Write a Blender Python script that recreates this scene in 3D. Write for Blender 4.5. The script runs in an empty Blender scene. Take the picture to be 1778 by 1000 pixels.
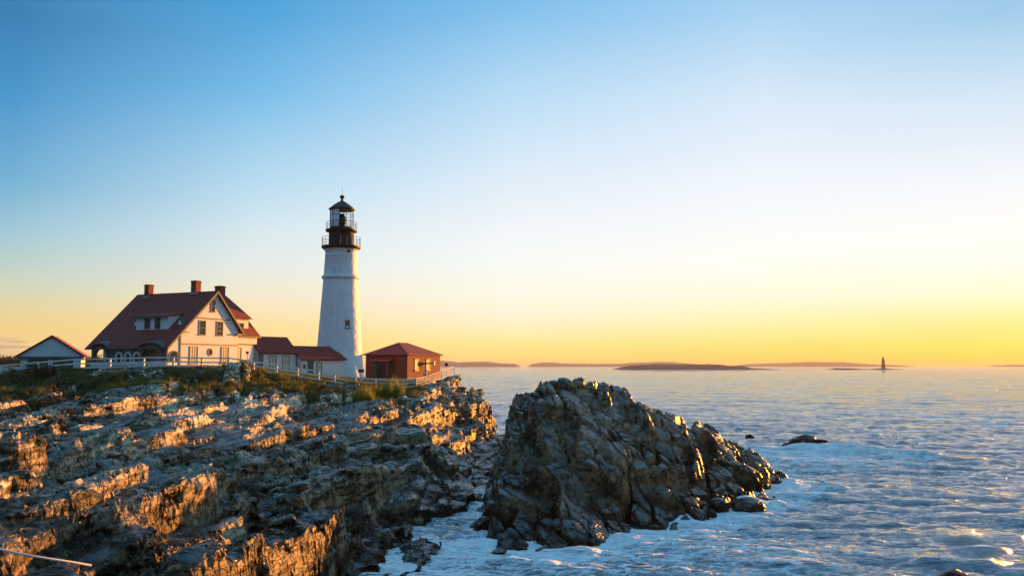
import bpy, bmesh, math, random
import numpy as np
from mathutils import Vector, Matrix

# ------------------------------------------------------------------ camera, sky, sun, exposure
sc = bpy.context.scene
COL = sc.collection
random.seed(7)
RNG = np.random.default_rng(11)
CAM_H = 10.5
FOC = 1500.0                                   # focal length in photo pixels (1778 wide)
PITCH = math.atan(134.5 / FOC)
cam = bpy.data.cameras.new('camera')
cam.sensor_width = 36.0
cam.lens = 36.0 * FOC / 1778.0
cam.clip_start = 0.5
cam.clip_end = 60000
cam_ob = bpy.data.objects.new('camera', cam)
COL.objects.link(cam_ob)
cam_ob.location = (0, 0, CAM_H)
cam_ob.rotation_euler = (math.radians(90) + PITCH, 0, 0)
sc.camera = cam_ob

SUN_AZ, SUN_EL = math.radians(40), math.radians(3.1)
sc.view_settings.view_transform = 'Standard'
sc.view_settings.look = 'None'
sc.view_settings.gamma = 1
sc.view_settings.use_curve_mapping = False
sc.view_settings.exposure = 1.7
sc.render.engine = 'CYCLES'
sc.cycles.use_denoising = True
sc.cycles.max_bounces = 6
sc.cycles.transparent_max_bounces = 6
sc.cycles.caustics_reflective = False
sc.cycles.caustics_refractive = False

sun = bpy.data.lights.new('sun', 'SUN')
sun.energy = 4.2
sun.angle = math.radians(0.6)
sun.color = (1.0, 0.355, 0.045)
sun_ob = bpy.data.objects.new('sun', sun)
COL.objects.link(sun_ob)
SDIR = Vector((math.sin(SUN_AZ) * math.cos(SUN_EL), math.cos(SUN_AZ) * math.cos(SUN_EL), math.sin(SUN_EL)))
sun_ob.rotation_euler = SDIR.to_track_quat('Z', 'Y').to_euler()
sun_ob.location = (60, 60, 60)


def s2l(c):
    return tuple(((v / 255) / 12.92 if v / 255 < .04045 else ((v / 255 + .055) / 1.055) ** 2.4) for v in c)


world = bpy.data.worlds.new('World')
sc.world = world
world.use_nodes = True
WT = world.node_tree
WN, WL = WT.nodes, WT.links
bg = WN['Background']


def wmath(op, a, b=None, c=None, clamp=False):
    n = WN.new('ShaderNodeMath')
    n.operation = op
    n.use_clamp = clamp
    for i, v in enumerate((a, b, c)):
        if v is None:
            continue
        if isinstance(v, (int, float)):
            n.inputs[i].default_value = v
        else:
            WL.new(v, n.inputs[i])
    return n.outputs[0]


tc = WN.new('ShaderNodeTexCoord')
sep = WN.new('ShaderNodeSeparateXYZ')
WL.new(tc.outputs['Generated'], sep.inputs[0])
sky = WN.new('ShaderNodeTexSky')
sky.sky_type = 'NISHITA'
sky.sun_disc = False
sky.sun_elevation = SUN_EL
sky.sun_rotation = SUN_AZ
sky.altitude = 0
sky.air_density = 1
sky.dust_density = 0.6
sky.ozone_density = 3
zz = sep.outputs[2]
hyp = wmath('MAXIMUM', wmath('SQRT', wmath('ADD', wmath('MULTIPLY', sep.outputs[0], sep.outputs[0]), wmath('MULTIPLY', sep.outputs[1], sep.outputs[1]))), 1e-4)
cosd = wmath('DIVIDE', wmath('ADD', wmath('MULTIPLY', sep.outputs[0], math.sin(SUN_AZ)), wmath('MULTIPLY', sep.outputs[1], math.cos(SUN_AZ))), hyp)
dang = wmath('ARCCOSINE', wmath('MINIMUM', wmath('MAXIMUM', cosd, -1.0), 1.0))

UP = [(.62, (110, 180, 226)), (1.0, (124, 190, 233))]      # overhead, above the picture
SKYC = {      # colours of the dawn sky by height (photo rows), for five bearings from the picture's left to its right
    0: [(634, (195, 160, 140)), (620, (218, 184, 142)), (600, (238, 205, 146)), (575, (241, 207, 133)), (530, (226, 211, 160)), (495, (205, 212, 185)), (455, (186, 206, 200)), (400, (158, 198, 212)), (315, (115, 176, 211)), (160, (70, 149, 202)), (15, (54, 125, 177))],
    445: [(634, (226, 186, 130)), (620, (240, 204, 134)), (600, (250, 215, 135)), (560, (250, 222, 160)), (510, (243, 232, 205)), (455, (228, 234, 230)), (400, (214, 231, 237)), (315, (182, 218, 238)), (160, (119, 188, 231)), (15, (77, 162, 217))],
    889: [(634, (228, 182, 118)), (620, (252, 215, 125)), (600, (254, 227, 142)), (575, (254, 236, 182)), (550, (254, 241, 208)), (510, (252, 246, 230)), (455, (246, 248, 244)), (400, (240, 244, 247)), (315, (223, 236, 246)), (160, (181, 218, 243)), (15, (127, 190, 233))],
    1333: [(634, (240, 172, 84)), (620, (253, 208, 98)), (600, (254, 222, 118)), (560, (254, 238, 172)), (510, (254, 246, 220)), (455, (253, 250, 240)), (400, (248, 248, 246)), (315, (239, 244, 251)), (160, (212, 230, 245)), (15, (165, 208, 240))],
    1763: [(634, (250, 162, 48)), (622, (254, 198, 66)), (605, (254, 214, 90)), (560, (254, 228, 138)), (510, (254, 243, 206)), (455, (254, 248, 236)), (315, (240, 243, 248)), (160, (208, 227, 242)), (15, (156, 201, 232))],
}


def skyz(px, py):
    u, v = (px - 889) / FOC, (500 - py) / FOC
    d = Vector((u, math.cos(PITCH) - v * math.sin(PITCH), math.sin(PITCH) + v * math.cos(PITCH))).normalized()
    return max(0.0, d.z)


SKYZ = {k: [(skyz(k, py), c) for py, c in st] + UP for k, st in SKYC.items()}
SKYZ['anti'] = [(0.0, (74, 94, 106)), (.05, (84, 100, 112)), (.12, (82, 110, 130)), (.22, (74, 116, 148)), (.36, (70, 130, 176))] + UP


def ramp(nodes, stops, interp='LINEAR'):
    n = nodes.new('ShaderNodeValToRGB')
    cr = n.color_ramp
    cr.interpolation = interp
    while len(cr.elements) > 1:
        cr.elements.remove(cr.elements[-1])
    cr.elements[0].position = stops[0][0]
    cr.elements[0].color = (*stops[0][1], 1)
    for p, c in stops[1:]:
        e = cr.elements.new(p)
        e.color = (*c, 1)
    return n


rz = {}
for k, st in SKYZ.items():
    n = ramp(WN, [(p, s2l(c)) for p, c in st])
    WL.new(zz, n.inputs[0])
    rz[k] = n.outputs[0]


def wmix(f, a, b, blend='MIX'):
    n = WN.new('ShaderNodeMix')
    n.data_type = 'RGBA'
    n.blend_type = blend
    for sck, v in ((n.inputs[0], f), (n.inputs[6], a), (n.inputs[7], b)):
        if isinstance(v, (int, float)):
            sck.default_value = v
        elif isinstance(v, tuple):
            sck.default_value = v
        else:
            WL.new(v, sck)
    return n.outputs[2]


def wsmooth(v, lo, hi):
    n = WN.new('ShaderNodeMapRange')
    n.interpolation_type = 'SMOOTHSTEP'
    n.inputs[1].default_value = lo
    n.inputs[2].default_value = hi
    WL.new(v, n.inputs[0])
    return n.outputs[0]


def wlin(v, lo, hi):
    n = WN.new('ShaderNodeMapRange')
    n.inputs[1].default_value = math.radians(lo)
    n.inputs[2].default_value = math.radians(hi)
    WL.new(v, n.inputs[0])
    return n.outputs[0]


f2 = wlin(dang, 40.0, 70.6)
f3 = wsmooth(dang, math.radians(71), math.radians(124))
skyc = wmix(wlin(dang, 9.8, 23.5), rz[1763], rz[1333])
skyc = wmix(wlin(dang, 23.5, 40.0), skyc, rz[889])
skyc = wmix(wlin(dang, 40.0, 56.5), skyc, rz[445])
skyc = wmix(wlin(dang, 56.5, 70.6), skyc, rz[0])
skyc = wmix(f3, skyc, rz['anti'])
# low thin cloud streaks
az = wmath('ARCTAN2', sep.outputs[0], sep.outputs[1])
cv = WN.new('ShaderNodeCombineXYZ')
WL.new(wmath('MULTIPLY', az, 16.0), cv.inputs[0])
WL.new(wmath('MULTIPLY', zz, 240.0), cv.inputs[1])
cn = WN.new('ShaderNodeTexNoise')
cn.inputs['Scale'].default_value = 1.0
cn.inputs['Detail'].default_value = 3
cn.inputs['Roughness'].default_value = .45
WL.new(cv.outputs[0], cn.inputs['Vector'])
cm = wmath('MULTIPLY', wsmooth(cn.outputs[0], .56, .72), wmath('MULTIPLY', wsmooth(zz, .006, .014), wmath('SUBTRACT', 1.0, wsmooth(zz, .018, .036))))
skyc = wmix(wmath('MULTIPLY', cm, wmath('ADD', wmath('MULTIPLY', f2, .6), .12)), skyc, (*s2l((186, 150, 142)), 1))
grade = wmix(1.0, skyc, (2 ** -1.7 / .96 / .12,) * 3 + (1,), 'MULTIPLY')
WL.new(wmix(.04, grade, sky.outputs[0]), bg.inputs[0])
bg.inputs[1].default_value = 0.12

# ------------------------------------------------------------------ helpers: photo rays, noise, meshes
CT, ST = math.cos(PITCH), math.sin(PITCH)


def P(px, py, Y):
    """a world point at depth Y that was read off the photograph"""
    u, v = (px - 889) / FOC, (500 - py) / FOC
    s = Y / (CT - v * ST)
    return Vector((u * s, Y, CAM_H + (ST + v * CT) * s))


def hsh(ix, iy, iz=0, seed=0):
    h = (ix.astype(np.int64) * 374761393 + iy.astype(np.int64) * 668265263 + np.asarray(iz, dtype=np.int64) * 2147483647 + seed * 1274126177) & 0xffffffff
    h = ((h ^ (h >> 13)) * 1274126177) & 0xffffffff
    h = ((h ^ (h >> 16)) * 2246822519) & 0xffffffff
    h = h ^ (h >> 15)
    return (h & 0xffffff).astype(np.float32) / 16777215.0


def vn2(x, y, seed=0):
    ix, iy = np.floor(x), np.floor(y)
    fx, fy = x - ix, y - iy
    fx, fy = fx * fx * (3 - 2 * fx), fy * fy * (3 - 2 * fy)
    a, b, c, d = hsh(ix, iy, 0, seed), hsh(ix + 1, iy, 0, seed), hsh(ix, iy + 1, 0, seed), hsh(ix + 1, iy + 1, 0, seed)
    return (a + (b - a) * fx) * (1 - fy) + (c + (d - c) * fx) * fy


def fbm2(x, y, seed=0, oct=4, gain=.5):
    t, a, n = 0, 1, 0
    for i in range(oct):
        t = t + a * (vn2(x, y, seed + i) - .5)
        n += a
        x, y, a = x * 2.03 + 17, y * 2.03 + 31, a * gain
    return t / n * 2


def vn3(x, y, z, seed=0):
    ix, iy, iz = np.floor(x), np.floor(y), np.floor(z)
    fx, fy, fz = x - ix, y - iy, z - iz
    fx, fy, fz = fx * fx * (3 - 2 * fx), fy * fy * (3 - 2 * fy), fz * fz * (3 - 2 * fz)

    def L(dz):
        a, b = hsh(ix, iy, iz + dz, seed), hsh(ix + 1, iy, iz + dz, seed)
        c, d = hsh(ix, iy + 1, iz + dz, seed), hsh(ix + 1, iy + 1, iz + dz, seed)
        return (a + (b - a) * fx) * (1 - fy) + (c + (d - c) * fx) * fy
    return L(0) * (1 - fz) + L(1) * fz


def fbm3(p, sc_, seed=0, oct=4, gain=.5):
    x, y, z = p[:, 0] * sc_, p[:, 1] * sc_, p[:, 2] * sc_
    t, a, n = 0, 1, 0
    for i in range(oct):
        t = t + a * (vn3(x, y, z, seed + i) - .5)
        n += a
        x, y, z, a = x * 2.03 + 7, y * 2.03 + 13, z * 2.03 + 5, a * gain
    return t / n * 2


def sstep(x, a, b):
    t = np.clip((x - a) / (b - a), 0, 1)
    return t * t * (3 - 2 * t)


def cells(u, v, seed, jit=.85):
    """jittered cells: distances to the two nearest seeds, the nearest seed and its hash"""
    iu, iv = np.floor(u), np.floor(v)
    f1 = np.full(u.shape, 9.0, np.float32)
    f2 = f1.copy()
    su, sv = np.zeros_like(f1), np.zeros_like(f1)
    hid = np.zeros_like(f1)
    for du in (-1, 0, 1):
        for dv in (-1, 0, 1):
            cu, cvv = iu + du, iv + dv
            pu = cu + .5 + jit * (hsh(cu, cvv, 1, seed) - .5)
            pv = cvv + .5 + jit * (hsh(cu, cvv, 2, seed) - .5)
            d = (((u - pu) ** 4 + (v - pv) ** 4) ** .25).astype(np.float32)
            m = d < f1
            f2 = np.where(m, f1, np.minimum(f2, d))
            su, sv = np.where(m, pu, su), np.where(m, pv, sv)
            hid = np.where(m, hsh(cu, cvv, 3, seed), hid)
            f1 = np.where(m, d, f1)
    return f1, f2, su, sv, hid


def np_mesh(name, V, F, smooth=False, attrs=None):
    me = bpy.data.meshes.new(name)
    V = np.asarray(V, np.float32)
    F = np.asarray(F, np.int32)
    k = F.shape[1]
    me.vertices.add(len(V))
    me.vertices.foreach_set('co', V.ravel())
    me.loops.add(F.size)
    me.loops.foreach_set('vertex_index', F.ravel())
    me.polygons.add(len(F))
    me.polygons.foreach_set('loop_start', np.arange(len(F), dtype=np.int32) * k)
    me.polygons.foreach_set('loop_total', np.full(len(F), k, np.int32))
    me.polygons.foreach_set('use_smooth', np.full(len(F), smooth, bool))
    for an, arr in (attrs or {}).items():
        at = me.attributes.new(an, 'FLOAT', 'POINT')
        at.data.foreach_set('value', np.asarray(arr, np.float32))
    me.update()
    me.validate()
    return me


def refine(V, F, L, extra):
    """split every triangle edge longer than L, keeping the sheet closed"""
    E = np.stack([F[:, [0, 1]], F[:, [1, 2]], F[:, [2, 0]]], 1).reshape(-1, 2)
    E.sort(axis=1)
    key = E[:, 0].astype(np.int64) * len(V) + E[:, 1]
    uk, inv = np.unique(key, return_inverse=True)
    a, b = uk // len(V), uk % len(V)
    ln = np.linalg.norm(V[a] - V[b], axis=1)
    mk = ln > L
    idx = np.full(len(uk), -1, np.int64)
    idx[mk] = len(V) + np.arange(mk.sum())
    V2 = np.vstack([V, (V[a[mk]] + V[b[mk]]) / 2])
    ex2 = [np.concatenate([e, (e[a[mk]] + e[b[mk]]) / 2]) for e in extra]
    M = idx[inv].reshape(-1, 3)
    nb = (M >= 0).sum(1)
    out = [F[nb == 0]]
    f, m = F[nb == 3], M[nb == 3]
    out += [np.stack([f[:, 0], m[:, 0], m[:, 2]], 1), np.stack([m[:, 0], f[:, 1], m[:, 1]], 1), np.stack([m[:, 2], m[:, 1], f[:, 2]], 1), m]
    for r in range(3):
        fr, mr = np.roll(F, -r, 1), np.roll(M, -r, 1)
        s = (nb == 1) & (mr[:, 0] >= 0)
        f, m = fr[s], mr[s]
        out += [np.stack([f[:, 0], m[:, 0], f[:, 2]], 1), np.stack([m[:, 0], f[:, 1], f[:, 2]], 1)]
        s = (nb == 2) & (mr[:, 2] < 0)
        f, m = fr[s], mr[s]
        out += [np.stack([f[:, 0], m[:, 0], f[:, 2]], 1), np.stack([m[:, 0], m[:, 1], f[:, 2]], 1), np.stack([m[:, 0], f[:, 1], m[:, 1]], 1)]
    return V2, np.vstack(out), ex2


def vnormals(V, F):
    n = np.cross(V[F[:, 1]] - V[F[:, 0]], V[F[:, 2]] - V[F[:, 0]])
    N = np.zeros_like(V)
    for k in range(3):
        for c in range(3):
            N[:, c] += np.bincount(F[:, k], n[:, c], len(V))
    return N / np.maximum(np.linalg.norm(N, axis=1, keepdims=True), 1e-9)


def link(name, me, mat=None, parent=None):
    o = bpy.data.objects.new(name, me)
    COL.objects.link(o)
    if mat is not None:
        me.materials.append(mat)
    if parent is not None:
        o.parent = parent
    return o


def tag(o, label=None, cat=None, group=None, kind=None):
    if label:
        o['label'] = label
    if cat:
        o['category'] = cat
    if group:
        o['group'] = group
    if kind:
        o['kind'] = kind
    return o


def thing(name, label, cat, loc, rz_=0.0, group=None):
    o = bpy.data.objects.new(name, None)
    COL.objects.link(o)
    o.empty_display_size = .3
    o.location = loc
    o.rotation_euler = (0, 0, rz_)
    return tag(o, label, cat, group)


class MB:
    """collects shapes; build() links them as ONE mesh object"""

    def __init__(s, f=None):
        s.v, s.f, s.map = [], [], f or (lambda p: p)

    def add(s, vs, fs):
        b = len(s.v)
        s.v += [tuple(s.map(p)) for p in vs]
        s.f += [tuple(b + i for i in q) for q in fs]
        return s

    def box(s, x0, x1, y0, y1, z0, z1):
        return s.add([(x0, y0, z0), (x1, y0, z0), (x1, y1, z0), (x0, y1, z0), (x0, y0, z1), (x1, y0, z1), (x1, y1, z1), (x0, y1, z1)],
                     [(0, 3, 2, 1), (4, 5, 6, 7), (0, 1, 5, 4), (1, 2, 6, 5), (2, 3, 7, 6), (3, 0, 4, 7)])

    def prism(s, pts, a, b, ax):
        """polygon pts (2D) swept from a to b along axis ax"""
        def mk(p, t):
            q = list(p)
            q.insert(ax, t)
            return tuple(q)
        n = len(pts)
        return s.add([mk(p, a) for p in pts] + [mk(p, b) for p in pts],
                     [tuple(range(n))[::-1], tuple(range(n, 2 * n))] + [(i, (i + 1) % n, n + (i + 1) % n, n + i) for i in range(n)])

    def slab(s, q, t):
        """a plate under the polygon q, t thick"""
        q = [Vector(p) for p in q]
        n = (q[1] - q[0]).cross(q[2] - q[0]).normalized()
        if n.z < 0:
            n = -n
        k = len(q)
        return s.add([tuple(p) for p in q] + [tuple(p - n * t) for p in q],
                     [tuple(range(k)), tuple(range(k, 2 * k))[::-1]] + [(i, (i + 1) % k, k + (i + 1) % k, k + i) for i in range(k)])

    def tube(s, pts, r, n=6, cap=True):
        pts = [Vector(p) for p in pts]
        rs = r if isinstance(r, (list, tuple)) else [r] * len(pts)
        vs, fs = [], []
        for i, p in enumerate(pts):
            d = (pts[min(i + 1, len(pts) - 1)] - pts[max(i - 1, 0)]).normalized()
            a = d.cross(Vector((0, 0, 1)) if abs(d.z) < .9 else Vector((1, 0, 0))).normalized()
            b = d.cross(a)
            for k in range(n):
                t = 2 * math.pi * k / n
                vs.append(tuple(p + (a * math.cos(t) + b * math.sin(t)) * rs[i]))
        for i in range(len(pts) - 1):
            for k in range(n):
                k2 = (k + 1) % n
                fs.append((i * n + k, i * n + k2, (i + 1) * n + k2, (i + 1) * n + k))
        if cap:
            fs += [tuple(range(n))[::-1], tuple(range((len(pts) - 1) * n, len(pts) * n))]
        return s.add(vs, fs)

    def lathe(s, prof, n=48, c=(0, 0), close=False):
        vs, fs = [], []
        for r, z in prof:
            for k in range(n):
                t = 2 * math.pi * k / n
                vs.append((c[0] + r * math.cos(t), c[1] + r * math.sin(t), z))
        m = len(prof)
        for i in range(m if close else m - 1):
            for k in range(n):
                k2 = (k + 1) % n
                j = (i + 1) % m
                fs.append((i * n + k, i * n + k2, j * n + k2, j * n + k))
        if not close:
            fs += [tuple(range(n))[::-1], tuple(range((m - 1) * n, m * n))]
        return s.add(vs, fs)

    def build(s, name, mat, parent=None, smooth=False, bevel=0):
        me = bpy.data.meshes.new(name)
        me.from_pydata(s.v, [], s.f)
        bm = bmesh.new()
        bm.from_mesh(me)
        bmesh.ops.recalc_face_normals(bm, faces=bm.faces)
        if bevel:
            bmesh.ops.bevel(bm, geom=bm.edges[:], offset=bevel, segments=1, affect='EDGES')
        bm.to_mesh(me)
        bm.free()
        if smooth:
            me.polygons.foreach_set('use_smooth', [True] * len(me.polygons))
            me.set_sharp_from_angle(angle=math.radians(35))
        return link(name, me, mat, parent)


# ------------------------------------------------------------------ materials
class NT:
    def __init__(s, name):
        s.m = bpy.data.materials.new(name)
        s.m.use_nodes = True
        s.n, s.l = s.m.node_tree.nodes, s.m.node_tree.links
        s.b = s.n['Principled BSDF']

    def set(s, sck, v):
        if isinstance(v, (int, float)):
            sck.default_value = v
        elif isinstance(v, tuple):
            sck.default_value = v if len(v) == len(sck.default_value) else (*v, 1)
        else:
            s.l.new(v, sck)

    def pos(s):
        return s.n.new('ShaderNodeNewGeometry').outputs['Position']

    def mapping(s, v, scale=(1, 1, 1), rot=(0, 0, 0)):
        m = s.n.new('ShaderNodeMapping')
        s.l.new(v, m.inputs[0])
        m.inputs['Scale'].default_value = scale
        m.inputs['Rotation'].default_value = rot
        return m.outputs[0]

    def noise(s, v, scale, detail=4, rough=.55, dist=0):
        n = s.n.new('ShaderNodeTexNoise')
        s.l.new(v, n.inputs['Vector'])
        n.inputs['Scale'].default_value = scale
        n.inputs['Detail'].default_value = detail
        n.inputs['Roughness'].default_value = rough
        n.inputs['Distortion'].default_value = dist
        return n.outputs[0]

    def voro(s, v, scale, feature='F1'):
        n = s.n.new('ShaderNodeTexVoronoi')
        n.feature = feature
        s.l.new(v, n.inputs['Vector'])
        n.inputs['Scale'].default_value = scale
        return n

    def math(s, op, a, b=None, clamp=False):
        n = s.n.new('ShaderNodeMath')
        n.operation = op
        n.use_clamp = clamp
        s.set(n.inputs[0], a)
        if b is not None:
            s.set(n.inputs[1], b)
        return n.outputs[0]

    def smooth(s, v, lo, hi):
        n = s.n.new('ShaderNodeMapRange')
        n.interpolation_type = 'SMOOTHSTEP'
        s.set(n.inputs[0], v)
        n.inputs[1].default_value = lo
        n.inputs[2].default_value = hi
        return n.outputs[0]

    def mix(s, f, a, b, blend='MIX'):
        n = s.n.new('ShaderNodeMix')
        n.data_type = 'RGBA'
        n.blend_type = blend
        s.set(n.inputs[0], f)
        s.set(n.inputs[6], a)
        s.set(n.inputs[7], b)
        return n.outputs[2]

    def ramp(s, v, stops):
        n = ramp(s.n, stops)
        s.l.new(v, n.inputs[0])
        return n.outputs[0]

    def bump(s, h, strength, dist, prev=None):
        n = s.n.new('ShaderNodeBump')
        n.inputs['Strength'].default_value = strength
        n.inputs['Distance'].default_value = dist
        s.l.new(h, n.inputs['Height'])
        if prev is not None:
            s.l.new(prev, n.inputs['Normal'])
        return n.outputs[0]

    def attr(s, name):
        n = s.n.new('ShaderNodeAttribute')
        n.attribute_name = name
        return n.outputs['Fac']

    def out(s, color=None, rough=None, normal=None, **kw):
        if color is not None:
            s.set(s.b.inputs['Base Color'], color)
        if rough is not None:
            s.set(s.b.inputs['Roughness'], rough)
        if normal is not None:
            s.l.new(normal, s.b.inputs['Normal'])
        for k, v in kw.items():
            s.set(s.b.inputs[k.replace('_', ' ')], v)
        return s.m


MATS = {}


def paint(name, col, rough=.6, var=.12, scale=1.2, bump=.0, bscale=12, streak=0, **kw):
    t = NT(name)
    p = t.pos()
    n = t.noise(p, scale, 5)
    c = t.mix(t.math('MULTIPLY', t.smooth(n, .35, .75), var * 3, True), col, tuple(v * .55 for v in col))
    if streak:
        st = t.noise(t.mapping(p, (1, 1, .08)), 3.0, 4)
        c = t.mix(t.math('MULTIPLY', t.smooth(st, .5, .8), streak), c, tuple(v * .5 for v in col))
    nm = t.bump(t.noise(p, bscale, 4), .6, bump) if bump else None
    MATS[name] = t.out(c, rough, nm, **kw)
    return MATS[name]


def rock_mat(name, strike, dark, mid, light, wet_lo, wet_hi, wet_mul=.34, gloss=.42, face_lit=1.45, top=.66):
    t = NT(name)
    p = t.pos()
    z = t.n.new('ShaderNodeSeparateXYZ')
    t.l.new(p, z.inputs[0])
    st = t.mapping(p, (1.0, .16, 1.6), (math.radians(24), 0, strike))
    a = t.noise(p, .23, 8, .62, .4)
    b = t.noise(st, 1.7, 8, .62, .6)
    g = t.noise(p, 5.5, 6, .65)
    h = t.math('ADD', t.math('ADD', t.math('MULTIPLY', a, .40), t.math('MULTIPLY', b, .45)), t.math('MULTIPLY', g, .25))
    c = t.ramp(h, [(.44, dark), (.52, mid), (.58, tuple((x + y) / 2 for x, y in zip(mid, light))), (.65, light)])
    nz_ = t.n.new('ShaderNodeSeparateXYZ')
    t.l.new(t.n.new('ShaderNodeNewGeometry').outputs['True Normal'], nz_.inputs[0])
    up_mask = t.smooth(t.math('ADD', nz_.outputs[2], t.math('MULTIPLY', t.math('SUBTRACT', g, .5), .5)), .45, .85)
    c = t.mix(up_mask, t.mix(1.0, c, (face_lit, face_lit * .95, face_lit * .86, 1), 'MULTIPLY'), t.mix(1.0, c, (top, top * .97, top * .95, 1), 'MULTIPLY'))  # painted light: steep sides made brighter and warmer, level tops darker
    pk = t.noise(p, .6, 3)
    c = t.mix(t.math('MULTIPLY', t.smooth(pk, .5, .7), .5), c, (mid[0] * 1.9, mid[1] * 1.5, mid[2] * 1.4))
    li = t.voro(p, 2.6)
    c = t.mix(t.math('MULTIPLY', t.smooth(t.noise(p, 1.4, 6, .7), .58, .66), .35), c, (light[0] * .7, light[1] * .8, light[2] * .85))
    vein = t.noise(t.mapping(p, (.5, 3.0, 2.0), (0, math.radians(20), strike + .9)), .8, 6, .7, 1.2)
    c = t.mix(t.math('MULTIPLY', t.smooth(t.math('ABSOLUTE', t.math('SUBTRACT', vein, .5)), .012, .0), .5), c, (light[0] * 1.1, light[1] * 1.2, light[2] * 1.4))
    wn = t.math('ADD', z.outputs[2], t.math('MULTIPLY', t.math('SUBTRACT', t.noise(p, .35, 5), .5), 3.2))
    dry = t.smooth(wn, wet_lo, wet_hi)
    weed = t.math('MULTIPLY', t.smooth(wn, 2.0, .5), t.smooth(t.noise(p, 1.1, 4), .30, .50))
    wetc = t.mix(1.0, c, (wet_mul, wet_mul * .84, wet_mul * .68, 1), 'MULTIPLY')
    wetc = t.mix(weed, wetc, (.022, .011, .005))
    c = t.mix(dry, wetc, c)
    veg = t.attr('veg')
    vm = t.smooth(t.math('ADD', veg, t.math('MULTIPLY', t.math('SUBTRACT', t.noise(p, 1.3, 6, .65), .5), .9)), .42, .62)
    soil = t.ramp(t.noise(p, 1.1, 6, .65), [(.35, (.022, .030, .010)), (.52, (.055, .060, .016)), (.66, (.10, .066, .022))])
    c = t.mix(vm, c, soil)
    rg = t.math('ADD', t.math('MULTIPLY', dry, gloss - .16), t.math('ADD', t.math('MULTIPLY', g, .30), .14))
    rg = t.math('MAXIMUM', rg, t.math('MULTIPLY', vm, .9))
    ck = t.voro(t.mapping(p, (1.0, .35, 1.2), (0, 0, strike)), 2.2, 'DISTANCE_TO_EDGE')
    crack = t.math('MULTIPLY', t.smooth(ck.outputs['Distance'], 0, .06), .5)
    b1 = t.bump(t.noise(st, 2.4, 9, .62, .3), .9, .10)
    b2 = t.bump(t.noise(p, 7.0, 8, .65), .7, .025, b1)
    b3 = t.bump(crack, .6, .08, b2)
    sp_ = t.math('ADD', t.math('MULTIPLY', t.math('MULTIPLY', up_mask, t.smooth(t.noise(p, .5, 3), .42, .60)), .7), .06)
    MATS[name] = t.out(c, rg, b3, Specular_IOR_Level=sp_)
    return MATS[name]


STRIKE = math.radians(-6)
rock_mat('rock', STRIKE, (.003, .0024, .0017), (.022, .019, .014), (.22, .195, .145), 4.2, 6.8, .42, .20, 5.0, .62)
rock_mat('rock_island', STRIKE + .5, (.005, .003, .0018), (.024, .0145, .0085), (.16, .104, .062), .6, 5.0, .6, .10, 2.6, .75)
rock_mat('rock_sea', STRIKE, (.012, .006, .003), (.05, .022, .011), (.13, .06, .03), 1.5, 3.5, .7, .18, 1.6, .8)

paint('white_clapboard', (.72, .72, .72), .55, .05, .8, .004, 6, .06)
paint('white_plaster', (.70, .74, .77), .6, .10, .5, .22, 1.6, .30)
paint('red_shingle', (.25, .024, .014), .8, .25, 1.5, .02, 14)
def courses(name, step, depth, dark):
    t_ = NT.__new__(NT)
    t_.m = MATS[name]
    t_.n, t_.l = t_.m.node_tree.nodes, t_.m.node_tree.links
    t_.b = t_.n['Principled BSDF']
    sp = t_.n.new('ShaderNodeSeparateXYZ')
    t_.l.new(t_.pos(), sp.inputs[0])
    z = t_.math('FRACT', t_.math('MULTIPLY', sp.outputs[2], 1.0 / step))
    ed = t_.smooth(z, .86, 1.0)
    old = t_.b.inputs['Base Color'].links[0].from_socket
    nv = t_.noise(t_.mapping(t_.pos(), (1, 1, 1.0 / step * .9)), 2.2, 3)
    c1 = t_.mix(t_.math('MULTIPLY', t_.smooth(nv, .42, .62), .45), old, t_.mix(1.0, old, (dark, dark, dark, 1), 'MULTIPLY'))
    t_.l.new(t_.mix(t_.math('MULTIPLY', ed, .6), c1, t_.mix(1.0, old, (.45, .45, .45, 1), 'MULTIPLY')), t_.b.inputs['Base Color'])
    t_.l.new(t_.bump(z, .7, depth), t_.b.inputs['Normal'])


courses('red_shingle', .34, .03, .62)
courses('white_clapboard', .26, .015, .90)
paint('brick_red', (.40, .085, .035), .8, .12, 1.0, .01, 10)
paint('brick_dark', (.22, .05, .035), .85, .2, 2.0, .01, 10)
paint('trim_green', (.060, .075, .062), .6, .1)
paint('trim_tan', (.20, .17, .125), .6, .1)
paint('porch_green', (.085, .115, .10), .6, .1)
paint('door_green', (.035, .075, .06), .5, .1)
paint('dark_interior', (.012, .012, .012), .8, .1)
paint('black_iron', (.012, .012, .012), .65, .2, 2.0, .0, 12, .0)
paint('drum_iron', (.018, .016, .015), .85, .3, 2.0, .01, 8, .4)
paint('fence_white', (.72, .68, .62), .7, .2, 2.0, .004, 20)
paint('fence_pink', (.55, .46, .42), .6, .15, 2.0)
paint('grey_stone', (.30, .29, .27), .8, .2, 2.0, .02, 6)
paint('rope_white', (.62, .61, .60), .7, .15, 6.0)
paint('blind', (.62, .56, .36), .5, .05)
paint('dark_sash', (.05, .045, .04), .5, .1)
paint('tower_stone', (.07, .045, .03), .85, .2, .3)
paint('lamp_metal', (.25, .25, .25), .4, .1)
paint('trunk_wood', (.07, .05, .035), .9, .2)
t = NT('glass_dark')
MATS['glass_dark'] = t.out((.02, .025, .03), .06, None, IOR=1.5)
t = NT('lantern_glass')
t.b.inputs['Transmission Weight'].default_value = 1.0
MATS['lantern_glass'] = t.out((.95, .97, .98), .02, None, IOR=1.02)
t = NT('lantern_curtain')
MATS['lantern_curtain'] = t.out((.72, .75, .78), .35)
t = NT('lens_glass')
MATS['lens_glass'] = t.out((.10, .09, .07), .12, None, IOR=1.5, Metallic=.3)


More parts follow.
